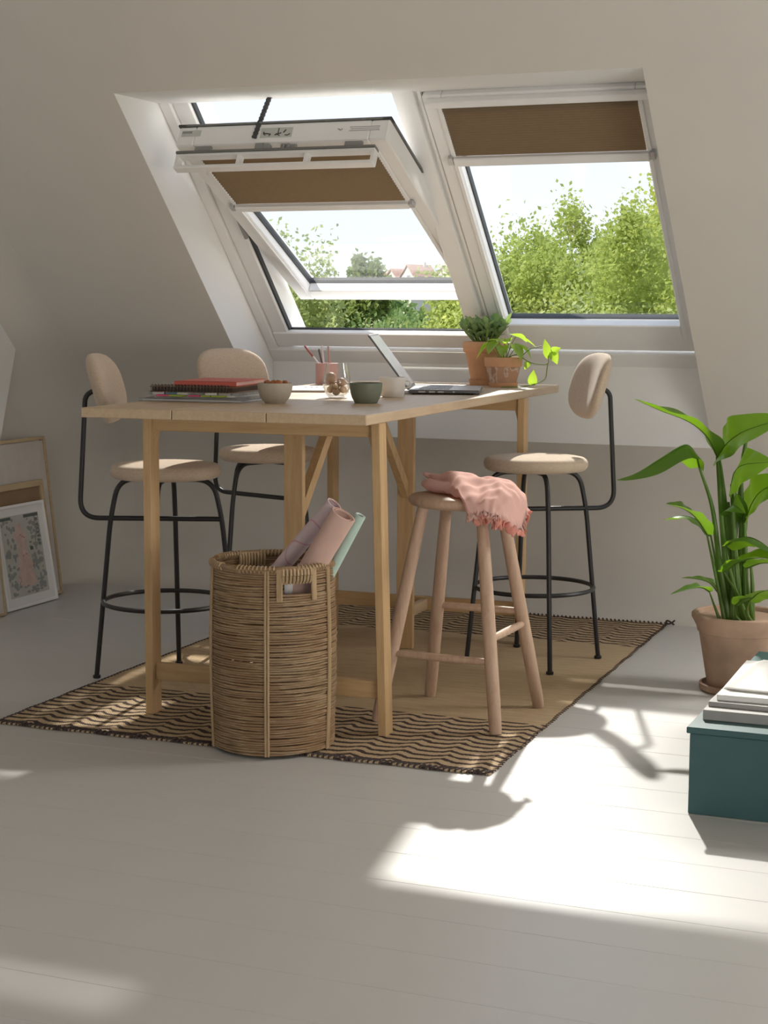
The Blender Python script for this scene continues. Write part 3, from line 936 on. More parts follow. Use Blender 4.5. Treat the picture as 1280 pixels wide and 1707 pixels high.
co = m.build('drape', M['cotton'], cl, ang=180)
sol = co.modifiers.new('thick', 'SOLIDIFY'); sol.thickness = 0.0022; sol.offset = 1
def frill(edge, outward, n_wave, wd):
    vs = []; fs = []; n = len(edge)*3
    for i in range(n):
        t_ = i/(n-1)*(len(edge)-1); a = min(len(edge)-2, int(t_)); p = edge[a].lerp(edge[a+1], t_-a)
        w = math.sin(i*2*PI*n_wave/n); w2 = math.cos(i*2*PI*n_wave/n*0.73+1)
        for k in range(4):
            q = k/3
            d = Vector(outward(t_/(len(edge)-1)))*wd*q
            vs.append(p+d+Vector((0.006*q*w2, 0.006*q*w, 0.009*q*w)))
    for i in range(n-1):
        for k in range(3): fs.append((i*4+k, (i+1)*4+k, (i+1)*4+k+1, i*4+k+1))
    m = MB(); m.add(vs, fs); o = m.build('frill', M['frill'], cl, ang=180)
    o.modifiers.new('thick', 'SOLIDIFY').thickness = 0.0012
P_ = lambda i, j: Vector(vs_cloth[i*nv+j])
vs_cloth = vs
frill([P_(nu-1, j) for j in range(nv)], lambda t: (0.15, -0.45, -0.75), 17, 0.013)
frill([P_(i, nv-1) for i in range(nu//3, nu)], lambda t: (0.5, -0.1, -0.75), 16, 0.014)
m = MB(); N_ = 26                                   # twisted tail lying at the left
tail = catmull([(-0.152, 0.075, 0.046), (-0.118, 0.07, 0.034), (-0.085, 0.045, 0.028), (-0.04, 0.02, 0.035), (0.0, 0.0, 0.030)], 6)
m.tube(tail, [0.006+0.020*min(1, i/10) for i in range(len(tail))], 14, flat=0.75)
tail2 = catmull([(-0.128, 0.015, 0.022), (-0.105, 0.0, 0.022), (-0.07, -0.02, 0.018), (-0.02, -0.03, 0.018)], 6)
m.tube(tail2, [0.010+0.010*min(1, i/6) for i in range(len(tail2))], 14, flat=0.9)
m.build('bunched_fold', M['cotton'], cl, ang=80)

# ---------------------------------------------------------------- rattan basket
bk = thing('rattan_basket', 'tall round rattan basket with slot handles holding rolled paper', 'basket', (-2.018, 4.171, TR))
BH = 0.505
def brad(z): return 0.166+0.006*math.sin(PI*min(1, max(0, z/BH)))
NR = 74
hole = [(R(-57), R(-27)), (R(123), R(153))]
m = MB()
for i in range(NR):
    z = 0.006+(BH-0.012)*i/(NR-1)
    r0 = brad(z)+rng.normal(0, 0.0008)
    h = 0.0034
    def arc(a0, a1, closed):
        n = 44 if closed else max(8, int(44*(a1-a0)/(2*PI)))
        ph = rng.uniform(0, 6); am = 0.0009
        pts = []
        for k in range(n if closed else n+1):
            a = a0+(a1-a0)*k/n
            pts.append((( r0+am*math.sin(6*a+ph))*math.cos(a), (r0+am*math.sin(6*a+ph))*math.sin(a), z+0.0012*math.sin(3*a+ph)))
        m.tube(pts, h, 6, closed=closed)
    if BH-0.062 < z < BH-0.030:
        arc(hole[0][1], hole[1][0], False); arc(hole[1][1], hole[0][0]+2*PI, False)
    else: arc(0, 2*PI, True)
stuff(m.build('woven_wall', M['cane'], bk))
m = MB(); m.lathe([(0, 0.004), (0.163, 0.004), (0.163, 0.012), (0, 0.012)], seg=40); m.build('base', M['cane'], bk)
for a in (-70, -5, 55, 115, 175, -138):
    m = MB()
    for d in (-0.014, 0.014):
        aa = R(a)+d*1.6
        m.tube([((brad(z)+0.0052)*math.cos(aa), (brad(z)+0.0052)*math.sin(aa), z) for z in np.linspace(0.002, BH, 12)], 0.0036, 6)
    m.build('rib', M['cane_pale'], bk)
m = MB(); m.tube([(brad(BH)*math.cos(q*2*PI/60), brad(BH)*math.sin(q*2*PI/60), BH+0.003) for q in range(60)], 0.0085, 8, closed=True)
m.build('rim', M['cane'], bk)
m = MB()
for k in range(96):
    a = 2*PI*k/96
    if (k//5) % 3 == 1: continue
    m.tube([((brad(BH)+0.0095*math.cos(q))*math.cos(a+0.006*q), (brad(BH)+0.0095*math.cos(q))*math.sin(a+0.006*q), BH+0.003+0.0095*math.sin(q)) for q in np.linspace(0, 2*PI, 9)], 0.0024, 4, caps=False)
stuff(m.build('rim_binding', M['cane_pale'], bk))
for (a0, a1) in hole:
    m = MB()
    for ac, wd in ((a0-0.03, 0.055), (a1+0.03, 0.055)):       # upright wraps beside the slot
        for q in (-1, -0.33, 0.33, 1):
            aa = ac+q*wd*0.55
            m.tube([((brad(z)+0.006)*math.cos(aa), (brad(z)+0.006)*math.sin(aa), z) for z in np.linspace(BH-0.082, BH+0.004, 6)], 0.0036, 6)
    for q in range(9):                                        # wrapped grip over the slot
        aa = a0+(a1-a0)*(q+0.5)/9
        rr = brad(BH)
        m.tube([((rr+0.010*math.cos(t_))*math.cos(aa), (rr+0.010*math.cos(t_))*math.sin(aa), BH-0.013+0.021*math.sin(t_)) for t_ in np.linspace(0, 2*PI, 10)], 0.0044, 5, caps=False)
    m.build('handle', M['cane_pale'], bk)
def roll(label, a, b, r, mat, mats=None):
    t = thing('paper_roll', label, 'paper roll', a)
    A_ = Vector(a); d = Vector(b)-A_
    L = d.length; q = d.to_track_quat('Z', 'Y').to_euler()
    m = MB()
    m.lathe([(r, 0), (r, L), (r*0.86, L), (r*0.86, L-0.06), (r*0.3, L-0.06), (r*0.3, 0.002), (r*0.8, 0.0)], seg=22)
    # spiral end of the sheet
    o = m.build('sheet', mat, t, ang=50); o.rotation_euler = q
    m = MB(); m.tube([(r*0.92*math.cos(x)*(1-x/40), r*0.92*math.sin(x)*(1-x/40), L-0.002) for x in np.linspace(0, 12, 40)], 0.0014, 4)
    o = m.build('rolled_edge', mats or mat, t); o.rotation_euler = q
    return t
roll('pink and white patterned paper roll sticking out of the basket, left of the two', (-2.135, 4.225, 0.36), (-1.858, 4.225, 0.674), 0.023, M['rollprint'], M['rollrose'])
roll('plain pink paper roll sticking out of the basket, thicker one at right', (-2.06, 4.155, 0.24), (-1.800, 4.155, 0.655), 0.035, M['rollpink'], M['rollpink'])
roll('thin mint green paper roll behind the pink rolls in the basket', (-2.02, 4.215, 0.20), (-1.776, 4.215, 0.648), 0.015, M['rollmint'], M['paper'])
m = MB()
vs = []; fs = []
for i in range(13):
    a = -2.9+i*0.16
    for j in range(6):
        z = -0.17+0.19*j/5
        vs.append((0.125*math.cos(a+2.2), 0.125*math.sin(a+2.2), z+0.006*math.sin(i)))
for i in range(12):
    for j in range(5): fs.append((i*6+j, (i+1)*6+j, (i+1)*6+j+1, i*6+j+1))
m.add(vs, fs)
ps = thing('curled_sheet', 'white paper sheet curled inside the rattan basket', 'paper', (-2.045, 4.18, 0.475))
o = m.build('sheet', M['paper'], ps); o.modifiers.new('thick', 'SOLIDIFY').thickness = 0.001

# ---------------------------------------------------------------- on the table
TT = 0.9202
def slab(w, d, h, bev=0.001): return MB().span(-w/2, w/2, -d/2, d/2, 0, h, bev)
# pile: folder, magazines, loose papers, spiral book, red book
f_ = thing('grey_folder', 'thin grey folder at the bottom of the notebook pile', 'folder', (-2.490, 4.690, TT), R(3))
slab(0.345, 0.27, 0.0022).build('cover', M['alu'], f_, smooth=False)
slab(0.33, 0.262, 0.005).move(Matrix.Translation((0.004, 0, 0.0023))).build('sheets', M['paper'], f_, smooth=False)
slab(0.345, 0.27, 0.002).move(Matrix.Translation((0, 0, 0.0074))).build('cover', M['greybook'], f_, smooth=False)
z = TT+0.0096
pile = [('magazine', 'pale magazine with curled corner in the notebook pile', 'magazine', 0.30, 0.245, 0.0060, 6, 0.012, 'pagegrey', 'alu'),
        ('loose_papers', 'loose white paper sheaf with lime and pink tabs in the notebook pile', 'papers', 0.285, 0.25, 0.0055, 1, 0.004, 'paper', 'paper'),
        ('notebook', 'grey notebook just under the spiral book in the pile', 'notebook', 0.31, 0.245, 0.0075, 4, -0.004, 'pagegrey', 'greybook')]
for nm, lb, ct, w_, d_, h_, ry, dx, mp, mc in pile:
    t = thing(nm, lb, ct, (-2.485+dx, 4.693, z), R(ry))
    slab(w_-0.004, d_-0.004, h_-0.0018).move(Matrix.Translation((0, 0, 0.0009))).build('pages', M[mp], t, smooth=False)
    slab(w_, d_, 0.0009, 0).build('cover', M[mc], t, smooth=False)
    slab(w_, d_, 0.0009, 0).move(Matrix.Translation((0, 0, h_-0.0009))).build('cover', M[mc], t, smooth=False)
    if nm == 'loose_papers':
        for k, (x, mt, wd, ln, rz) in enumerate(((-0.092, 'magenta', 0.045, 0.028, 8), (-0.045, 'lime', 0.042, 0.034, -14), (0.010, 'magenta', 0.036, 0.018, 3), (0.048, 'lime', 0.030, 0.016, 5), (0.092, 'lime', 0.046, 0.018, 2))):
            q = MB(); q.box((x, -d_/2-ln/2+0.004, 0.0028), (wd, ln, 0.0046), (0, 0, R(rz)), 0.0008); q.build('sticky_tab', M[mt], t, smooth=False)
    if nm == 'notebook':
        for x, mt in ((-0.11, 'paper'), (-0.065, 'bluetab'), (-0.03, 'paper'), (0.065, 'paper'), (0.11, 'alu')):
            q = MB(); q.box((x, -d_/2-0.003, 0.0035), (0.038, 0.016, 0.0065)); q.build('sticky_tab', M[mt], t, smooth=False)
    z += h_+0.0002
t = thing('spiral_notebook', 'brown kraft spiral notebook lying under the red notebook', 'notebook', (-2.492, 4.690, z), R(6))
SPH = 0.0170
slab(0.262, 0.262, SPH-0.004).move(Matrix.Translation((0, 0.004, 0.002))).build('pages', M['darkbrown'], t, smooth=False)
slab(0.272, 0.27, 0.0018, 0).build('cover', M['kraft'], t, smooth=False)
slab(0.272, 0.27, 0.0018, 0).move(Matrix.Translation((0, 0, SPH-0.0018))).build('cover', M['kraft'], t, smooth=False)
m = MB()
for k in range(24):
    x = -0.128+k*0.0107
    m.tube([(x, -0.133+0.0095*math.cos(a), SPH/2+0.0030+0.0112*math.sin(a)) for a in np.linspace(0, 2*PI, 12)], 0.0015, 4, caps=False)
m.build('wire_spiral', M['chain'], t)
z += SPH+0.0016
t = thing('red_notebook', 'small red hardcover notebook on top of the notebook pile', 'notebook', (-2.458, 4.712, z), R(7))
slab(0.186, 0.262, 0.0105).move(Matrix.Translation((0.003, 0, 0.002))).build('pages', M['pinkpage'], t, smooth=False)
slab(0.20, 0.272, 0.002, 0).build('cover', M['red'], t, smooth=False)
slab(0.20, 0.272, 0.002, 0).move(Matrix.Translation((0, 0, 0.0125))).build('cover', M['red'], t, smooth=False)
MB().span(-0.1, 0.1, -0.136, -0.132, 0, 0.0145).build('spine', M['red'], t, smooth=False)

def bowl(name, label, loc, rb, rt, h, mat, foot=0.004):
    t = thing(name, label, 'bowl', loc)
    pr = [(0, 0), (rb, 0), (rb+0.003, foot)]
    for k in range(1, 9):
        u = k/8; pr.append((rb+(rt-rb)*math.sin(u*PI/2)**0.9, foot+(h-foot)*(1-math.cos(u*PI/2))**0.78 if k < 8 else h))
    pr.append((rt-0.002, h+0.0012))
    for k in range(8, -1, -1):
        u = k/8; pr.append(((rb+(rt-rb)*math.sin(u*PI/2)**0.9)-0.0045, max(0.007, foot+(h-foot)*(1-math.cos(u*PI/2))**0.78 if k < 8 else h-0.001)))
    pr.append((0, 0.007))
    MB().lathe(pr, seg=40).build('body', mat, t, ang=50)
    return t
bowl('beige_bowl', 'small beige stoneware bowl with orange snacks beside the notebook pile', (-2.225, 4.615, TT), 0.030, 0.053, 0.060, M['beigebowl'])
for k in range(10):
    a = k*2.4; r_ = 0.008+0.003*k
    m = MB(); m.ball((0, 0, 0), 0.0115, 8, 5, (1, 0.8, 0.7))
    for i_ in range(len(m.v)):
        p = m.v[i_]; m.v[i_] = tuple(q*(1+0.25*math.sin(p[0]*700+p[1]*500+k)) for q in p)
    o = m.build('snack', M['snack']); o.location = (-2.225+r_*math.cos(a), 4.615+r_*math.sin(a), TT+0.0575+0.004*math.sin(k*1.7)); o.rotation_euler = (k, k*0.7, k*1.3)
    tag(o, 'crunchy orange brown snack piece in the beige bowl', 'snack', 'snack pieces in the beige bowl')
bowl('green_bowl', 'dark sage green stoneware bowl between glass vase and white cup', (-1.986, 4.751, TT), 0.033, 0.050, 0.060, M['greenbowl'])
# white cup with small ear
t = thing('white_cup', 'white stoneware cup with a small ear beside the laptop', 'cup', (-2.046, 5.12, TT))
MB().lathe([(0, 0), (0.033, 0), (0.036, 0.003), (0.043, 0.055), (0.044, 0.062), (0.0425, 0.0645), (0.041, 0.062), (0.039, 0.052), (0.033, 0.007), (0, 0.006)], seg=40).build('body', M['whitecup'], t, ang=45)
m = MB(); m.tube(catmull([(0.040, 0.012, 0.052), (0.052, 0.016, 0.050), (0.053, 0.016, 0.036), (0.038, 0.012, 0.028)], 5), 0.003, 8); m.build('handle', M['whitecup'], t)
# glass vase with wooden beads
t = thing('glass_vase', 'clear stemless glass holding wooden beads in the middle of the table', 'vase', (-2.192, 5.0, TT))
vp = [(0, 0), (0.024, 0), (0.034, 0.010), (0.042, 0.030), (0.0445, 0.045), (0.0435, 0.065), (0.0385, 0.090), (0.035, 0.110)]
vi = [(0.0338, 0.110), (0.0372, 0.090), (0.0421, 0.065), (0.0431, 0.045), (0.0405, 0.030), (0.0325, 0.012), (0.022, 0.006), (0, 0.006)]
MB().lathe(vp+vi, seg=40).build('body', M['vase'], t, ang=60)
beads = [(-0.015, -0.012, 0.064, 0.0175), (0.018, -0.004, 0.050, 0.0145), (-0.002, 0.004, 0.040, 0.012), (0.004, -0.012, 0.021, 0.0135), (-0.019, -0.008, 0.026, 0.0115),
         (-0.012, 0.018, 0.024, 0.012), (0.018, 0.012, 0.026, 0.012), (0.024, -0.012, 0.028, 0.0095), (-0.006, -0.024, 0.037, 0.0085), (0.007, -0.026, 0.038, 0.009), (-0.020, 0.008, 0.044, 0.010), (0.014, 0.022, 0.048, 0.0105)]
for x, y, zz, r_ in beads:
    o = MB().ball((0, 0, 0), r_, 16, 10).build('wooden_bead', M['bead']); o.location = (-2.192+x, 5.0+y, TT+zz); o.rotation_euler = (x*90, y*70, 1)
    lb = {0.0175: 'largest wooden bead, on top at the left inside the clear glass', 0.0145: 'large wooden bead at the right inside the clear glass'}.get(r_)
    tag(o, lb or 'small round wooden bead among others at the bottom of the clear glass', 'bead', None if lb else 'wooden beads in the clear glass')
# pink cup with pencils
pc = (-2.627, 5.90, TT)
t = thing('pink_pencil_cup', 'straight pink ceramic cup holding pencils behind the glass', 'cup', pc)
MB().lathe([(0, 0), (0.0405, 0), (0.0425, 0.003), (0.0425, 0.079), (0.041, 0.080), (0.0395, 0.078), (0.0395, 0.006), (0, 0.005)], seg=36).build('body', M['pinkcup'], t, ang=45)
def pencil(label, foot, top, body, tip, r=0.0038):
    t = thing('pencil', label, 'pencil', foot)
    A_ = Vector(foot); d = Vector(top)-A_; L = d.length; q = d.to_track_quat('Z', 'Y').to_euler()
    o = MB().lathe([(r, 0), (r, L*0.70)], seg=6).build('barrel', body, t, ang=20); o.rotation_euler = q
    o = MB().lathe([(r*1.03, L*0.70), (r*1.03, L*0.97), (r*0.7, L), (0, L)], seg=8).build('end', tip, t, ang=20); o.rotation_euler = q
    return t
bx, by, bz = pc[0], pc[1], TT+0.008
M['pw'] = plain('pencil_wood', (0.55, 0.38, 0.27, 1), 0.5); M['pd'] = plain('pencil_dark', (0.10, 0.09, 0.09, 1), 0.4); M['pr'] = plain('pencil_red', (0.42, 0.09, 0.09, 1), 0.4); M['pl'] = plain('pencil_white', (0.75, 0.72, 0.70, 1), 0.4); M['pp'] = plain('pencil_rose', (0.55, 0.33, 0.27, 1), 0.4)
pencil('red topped pencil leaning left in the pink cup', (bx+0.024, by+0.004, bz), (-2.717, 5.893, 1.064), M['pl'], M['pr'])
pencil('dark pencil standing in the pink cup', (bx+0.006, by-0.018, bz), (-2.655, 5.888, 1.052), M['pd'], M['pd'])
pencil('white pencil standing in the pink cup', (bx-0.012, by+0.016, bz), (-2.655, 5.915, 1.066), M['pl'], M['pl'])
pencil('rose brown pencil standing upright in the pink cup', (bx+0.012, by+0.018, bz), (-2.624, 5.905, 1.064), M['pp'], M['pp'])
# open sketch pad
t = thing('sketch_pad', 'open white sketch pad with brown back lying behind the beads', 'sketch pad', (-2.47, 5.43, TT), R(25))
slab(0.24, 0.33, 0.003, 0).build('cover', M['kraft'], t, smooth=False)
slab(0.23, 0.32, 0.004, 0).move(Matrix.Translation((0, 0.004, 0.0031))).build('pages', M['paper'], t, smooth=False)
m = MB()
for k in range(4): m.tube(catmull([(-0.03+0.02*k, 0.02, 0.0075), (-0.02+0.02*k, 0.05, 0.0075), (-0.035+0.022*k, 0.08, 0.0075)], 5), 0.0009, 4)
m.build('pencil_sketch', M['pagegrey'], t)
# laptop seen from its side
LA = R(17)
lp = thing('laptop', 'open grey laptop facing the right hand chair', 'laptop', (-2.0, 5.50, TT), LA)
m = MB(); m.span(-0.118, 0.118, -0.165, 0.165, 0.004, 0.014, 0.002); m.build('base', M['alu_dark'], lp, smooth=False)
m = MB(); m.span(-0.117, 0.117, -0.164, 0.164, 0.0142, 0.0165, 0.001); dk = m.build('deck', M['alu'], lp, smooth=False)
m = MB()
for a in range(5):
    for b in range(12):
        m.span(-0.085+a*0.021, -0.085+a*0.021+0.018, -0.145+b*0.0243, -0.145+b*0.0243+0.021, 0.0165, 0.0178)
stuff(m.build('key', M['key'], dk, smooth=False))
m = MB(); m.span(0.045, 0.105, -0.05, 0.05, 0.0165, 0.0169); m.build('touchpad', M['alu'], dk, smooth=False)
m = MB()
for x0, x1 in ((-0.085, -0.062), (-0.05, -0.03), (-0.02, 0.0), (0.03, 0.036)):
    m.span(x0, x1, -0.1656, -0.1648, 0.0065, 0.0115)
m.build('port', M['pagegrey'], lp, smooth=False)
for sx in (-1, 1):
    for sy in (-1, 1): MB().lathe([(0.006, 0), (0.006, 0.004)], (sx*0.1, sy*0.145, 0), 10).build('foot', M['gasket'], lp)
lid = MB().span(-0.005, 0.0, -0.165, 0.165, 0.004, 0.232, 0.002).build('lid', M['alu_dark'], lp, smooth=False)
lid.location = (-0.114, 0, 0.013); lid.rotation_euler = (0, R(-37), 0)
m = MB(); m.span(0.0002, 0.001, -0.157, 0.157, 0.016, 0.224); m.build('screen', M['screen'], lid, smooth=False)

# terracotta pots on the table
def pot(parent, rb, rt, h, rimh, mat, mat_rim=None):
    MB().lathe([(0, 0), (rb, 0), (rb+(rt-0.006-rb)*0.98, h-rimh), (rt-0.006, h-rimh)], seg=40).build('pot', mat, parent, ang=45)
    MB().lathe([(rt-0.010, h-rimh-0.001), (rt, h-rimh), (rt+0.002, h-0.004), (rt, h), (rt-0.008, h), (rt-0.012, h-rimh)], seg=40, closed=True).build('rim', mat_rim or mat, parent, ang=45)
def saucer(parent, r, h, mat):
    MB().lathe([(0, 0), (r*0.9, 0), (r, h), (r-0.005, h), (r*0.86, 0.005), (0, 0.005)], seg=40).build('saucer', mat, parent, ang=45)
def m_stain():
    m, nt, b = nodes('lime_stained_terracotta')
    f = noise(nt, coords(nt, (60, 60, 14)), 1.0, 3)
    g = noise(nt, coords(nt), 18, 2)
    mx = nt.nodes.new('ShaderNodeMath'); mx.operation = 'ADD'; lk(nt, f, mx.inputs[0]); lk(nt, g, mx.inputs[1])
    lk(nt, ramp(nt, mx.outputs[0], [(0.8, (0.33, 0.185, 0.125, 1)), (1.0, (0.46, 0.27, 0.17, 1)), (1.15, (0.66, 0.53, 0.42, 1))]), b.inputs['Base Color'])
    b.inputs['Roughness'].default_value = 0.85
    return m
M['stained'] = m_stain()
J = (-2.070, 6.115, TT)
jp = thing('jade_plant', 'jade plant in a smooth terracotta pot, at the table end behind the trailing plant', 'potted plant', J)
saucer(jp, 0.062, 0.020, M['terracotta'])
pp = bpy.data.objects.new('pot_group', None)
MB().lathe([(0, 0.006), (0.050, 0.006), (0.074, 0.122), (0.079, 0.123), (0.083, 0.128), (0.084, 0.160), (0.081, 0.164), (0.075, 0.163), (0.073, 0.150), (0, 0.149)], seg=40).build('pot', M['terracotta'], jp, ang=40)
MB().lathe([(0, 0.1495), (0.072, 0.1495), (0.07, 0.152), (0, 0.155)], seg=24).build('soil', M['soil'], jp)
def oval_leaf(m, base, d, up, L, Wd, curl=0.15, th=0.0):
    """pointed oval leaf of 4x2 quads, slightly folded along the midrib"""
    d = Vector(d).normalized(); up = Vector(up)
    side = d.cross(up)
    if side.length < 1e-4: side = d.cross(Vector((1, 0, 0)))
    side.normalize(); nr = side.cross(d).normalized()
    prof = [(0.0, 0.06), (0.22, 0.72), (0.5, 1.0), (0.78, 0.66), (1.0, 0.03)]
    vs = []
    for u, w in prof:
        c = Vector(base)+d*(L*u)-nr*(curl*L*u*u)
        for s_ in (-1, 0, 1):
            vs.append(c+side*(s_*Wd*w*0.5)+nr*(abs(s_)*Wd*w*0.16))
    fs = []
    for i in range(4):
        for s_ in range(2):
            a = i*3+s_; fs.append((a, a+1, a+4, a+3))
    m.add(vs, fs)
stems = MB(); branches = []
for k in range(15):
    a = k*2.399; r_ = 0.02+0.045*math.sqrt((k+0.5)/15)
    tip = Vector((r_*1.45*math.cos(a), r_*1.45*math.sin(a), 0.150+0.105-0.5*r_+rng.uniform(-0.018, 0.012)))
    b0 = Vector((r_*0.35*math.cos(a), r_*0.35*math.sin(a), 0.150))
    stems.tube(catmull([b0, (b0+tip)/2+Vector((0, 0, -0.004)), tip], 4), [0.005]*4+[0.004]*3+[0.0028]*2, 6)
    branches.append((b0, tip))
stems.build('stem', M['stem'], jp)
for b0, tip in branches:
    ax = (tip-b0).normalized()
    for q in range(13):
        u = 0.35+0.65*(q/12); p = b0.lerp(tip, u)
        a = q*2.4+b0.x*100
        d = Vector((math.cos(a), math.sin(a), 0.25+0.9*(u-0.3)+rng.uniform(-0.2, 0.3)))
        lm = MB(); oval_leaf(lm, (0, 0, 0), d, (0, 0, 1), rng.uniform(0.034, 0.050), rng.uniform(0.021, 0.029), -0.12)
        o = lm.build('leaf', M['jade'], jp, ang=180, fixn=False); o.location = p
T_ = (-1.955, 5.985, TT)
tp = thing('trailing_pothos', 'trailing pothos in a lime-stained terracotta pot at the right table end', 'potted plant', T_)
saucer(tp, 0.056, 0.017, M['terracotta'])
MB().lathe([(0, 0.006), (0.047, 0.006), (0.064, 0.078), (0.060, 0.079), (0, 0.070)], seg=40).build('pot', M['stained'], tp, ang=40)
MB().lathe([(0.060, 0.074), (0.068, 0.076), (0.071, 0.106), (0.069, 0.110), (0.064, 0.109), (0.060, 0.09)], seg=40, closed=True).build('rim', M['terracotta'], tp, ang=40)
MB().lathe([(0, 0.093), (0.0605, 0.093), (0, 0.098)], seg=24).build('soil', M['soil'], tp)
def heart_leaf(m, base, d, up, L, Wd, curl=0.25):
    d = Vector(d).normalized(); up = Vector(up)
    side = d.cross(up); side.normalize(); nr = side.cross(d).normalized()
    prof = [(-0.10, 0.42), (0.06, 0.86), (0.28, 1.0), (0.55, 0.80), (0.80, 0.40), (1.0, 0.02)]
    vs = []
    for u, w in prof:
        c = Vector(base)+d*(L*(max(u, 0)))-nr*(curl*L*u*u)
        for s_ in (-1, -0.5, 0, 0.5, 1):
            off = d*(L*min(u, 0)*abs(s_)*1.3)
            vs.append(c+off+side*(s_*Wd*w*0.5)+nr*(abs(s_)*Wd*w*0.15))
    fs = []
    for i in range(5):
        for s_ in range(4):
            a = i*5+s_; fs.append((a, a+1, a+6, a+5))
    m.add(vs, fs)
W0 = Vector(T_)
def pl_leaf(stem_from, at, d, L, Wd, up=(0, 0, 1)):
    m = MB()
    a = Vector(stem_from); b = Vector(at)
    m.tube(catmull([a, (a+b)/2+Vector((0, 0, 0.012)), b], 4), 0.0016, 5); m.build('stalk', M['stem'], tp)
    m = MB(); heart_leaf(m, b, d, up, L, Wd); m.build('leaf', M['pothos'], tp, ang=180, fixn=False)
C0 = (0, 0, 0.096)
for a, r_, h, L, Wd, dz in ((200, 0.058, 0.150, 0.065, 0.055, -0.75), (170, 0.050, 0.160, 0.06, 0.05, -0.35), (250, 0.045, 0.165, 0.062, 0.05, -0.6), (285, 0.042, 0.150, 0.055, 0.046, -0.55),
                         (330, 0.055, 0.155, 0.07, 0.055, -0.8), (20, 0.045, 0.185, 0.085, 0.062, -0.25), (60, 0.04, 0.19, 0.08, 0.06, -0.1), (100, 0.04, 0.175, 0.07, 0.05, 0.0), (305, 0.02, 0.160, 0.05, 0.042, 0.3), (0, 0.066, 0.150, 0.06, 0.05, -0.7), (225, 0.02, 0.17, 0.05, 0.04, 0.2)):
    ca, sa = math.cos(R(a)), math.sin(R(a))
    pl_leaf((0.2*r_*ca, 0.2*r_*sa, 0.096), (r_*ca, r_*sa, h), (ca, sa, dz), L, Wd)
vine = catmull([Vector(q)-W0 for q in ((-1.955, 5.985, 1.018), (-1.905, 5.985, 1.040), (-1.868, 5.985, 1.020), (-1.835, 5.99, 1.008), (-1.790, 6.0, 1.008), (-1.788, 6.0, 1.035), (-1.772, 6.0, 1.052))], 6)
m = MB(); m.tube(vine, 0.0019, 6); m.build('vine', M['stem'], tp)
v2 = catmull([Vector(q)-W0 for q in ((-1.790, 6.0, 1.008), (-1.793, 6.0, 0.982), (-1.800, 6.0, 0.952), (-1.836, 5.995, 0.934), (-1.880, 5.99, 0.9235), (-1.940, 5.92, 0.9225))], 6)
m = MB(); m.tube(v2, 0.0019, 6); m.build('vine', M['stem'], tp)
v3 = catmull([Vector(q)-W0 for q in ((-1.885, 5.985, 1.035), (-1.850, 5.985, 1.062), (-1.812, 5.99, 1.072))], 6)
m = MB(); m.tube(v3, 0.0017, 6); m.build('vine', M['stem'], tp)
for q, d, L, Wd in (((-1.786, 6.0, 1.034), (-0.25, -0.1, 1), 0.066, 0.034), ((-1.772, 6.0, 1.050), (0.6, -0.2, 0.35), 0.035, 0.034), ((-1.772, 6.0, 1.048), (0.5, -0.3, -0.9), 0.045, 0.036), ((-1.845, 5.995, 0.934), (0.1, -0.2, 1), 0.050, 0.036), ((-1.858, 5.985, 1.012), (-0.3, -0.3, -0.6), 0.03, 0.024)):
    m = MB(); heart_leaf(m, Vector(q)-W0, d, (0.2, -1, 0.3), L, Wd); m.build('leaf', M['pothos'], tp, ang=180, fixn=False)

# ---------------------------------------------------------------- big plant in a terracotta pot
PX, PY = -0.952, 5.372
bp = thing('bird_of_paradise_plant', 'big leafy plant with paddle leaves in a pale terracotta floor pot', 'potted plant', (PX, PY, 0))
MB().lathe([(0, 0), (0.118, 0), (0.124, 0.006), (0.124, 0.022), (0.116, 0.024), (0.112, 0.010), (0, 0.010)], seg=44).build('saucer', M['terracotta_pale'], bp, ang=40)
MB().lathe([(0, 0.012), (0.098, 0.012), (0.129, 0.188), (0.134, 0.192), (0.137, 0.206), (0.146, 0.224), (0.153, 0.236), (0.153, 0.246), (0.147, 0.251), (0.139, 0.248), (0.133, 0.236), (0, 0.222)], seg=56).build('pot', M['terracotta_pale'], bp, ang=35)
MB().lathe([(0, 0.226), (0.08, 0.225), (0.132, 0.222)], seg=30).build('soil', M['soil'], bp)
B0 = Vector((PX, PY, 0))
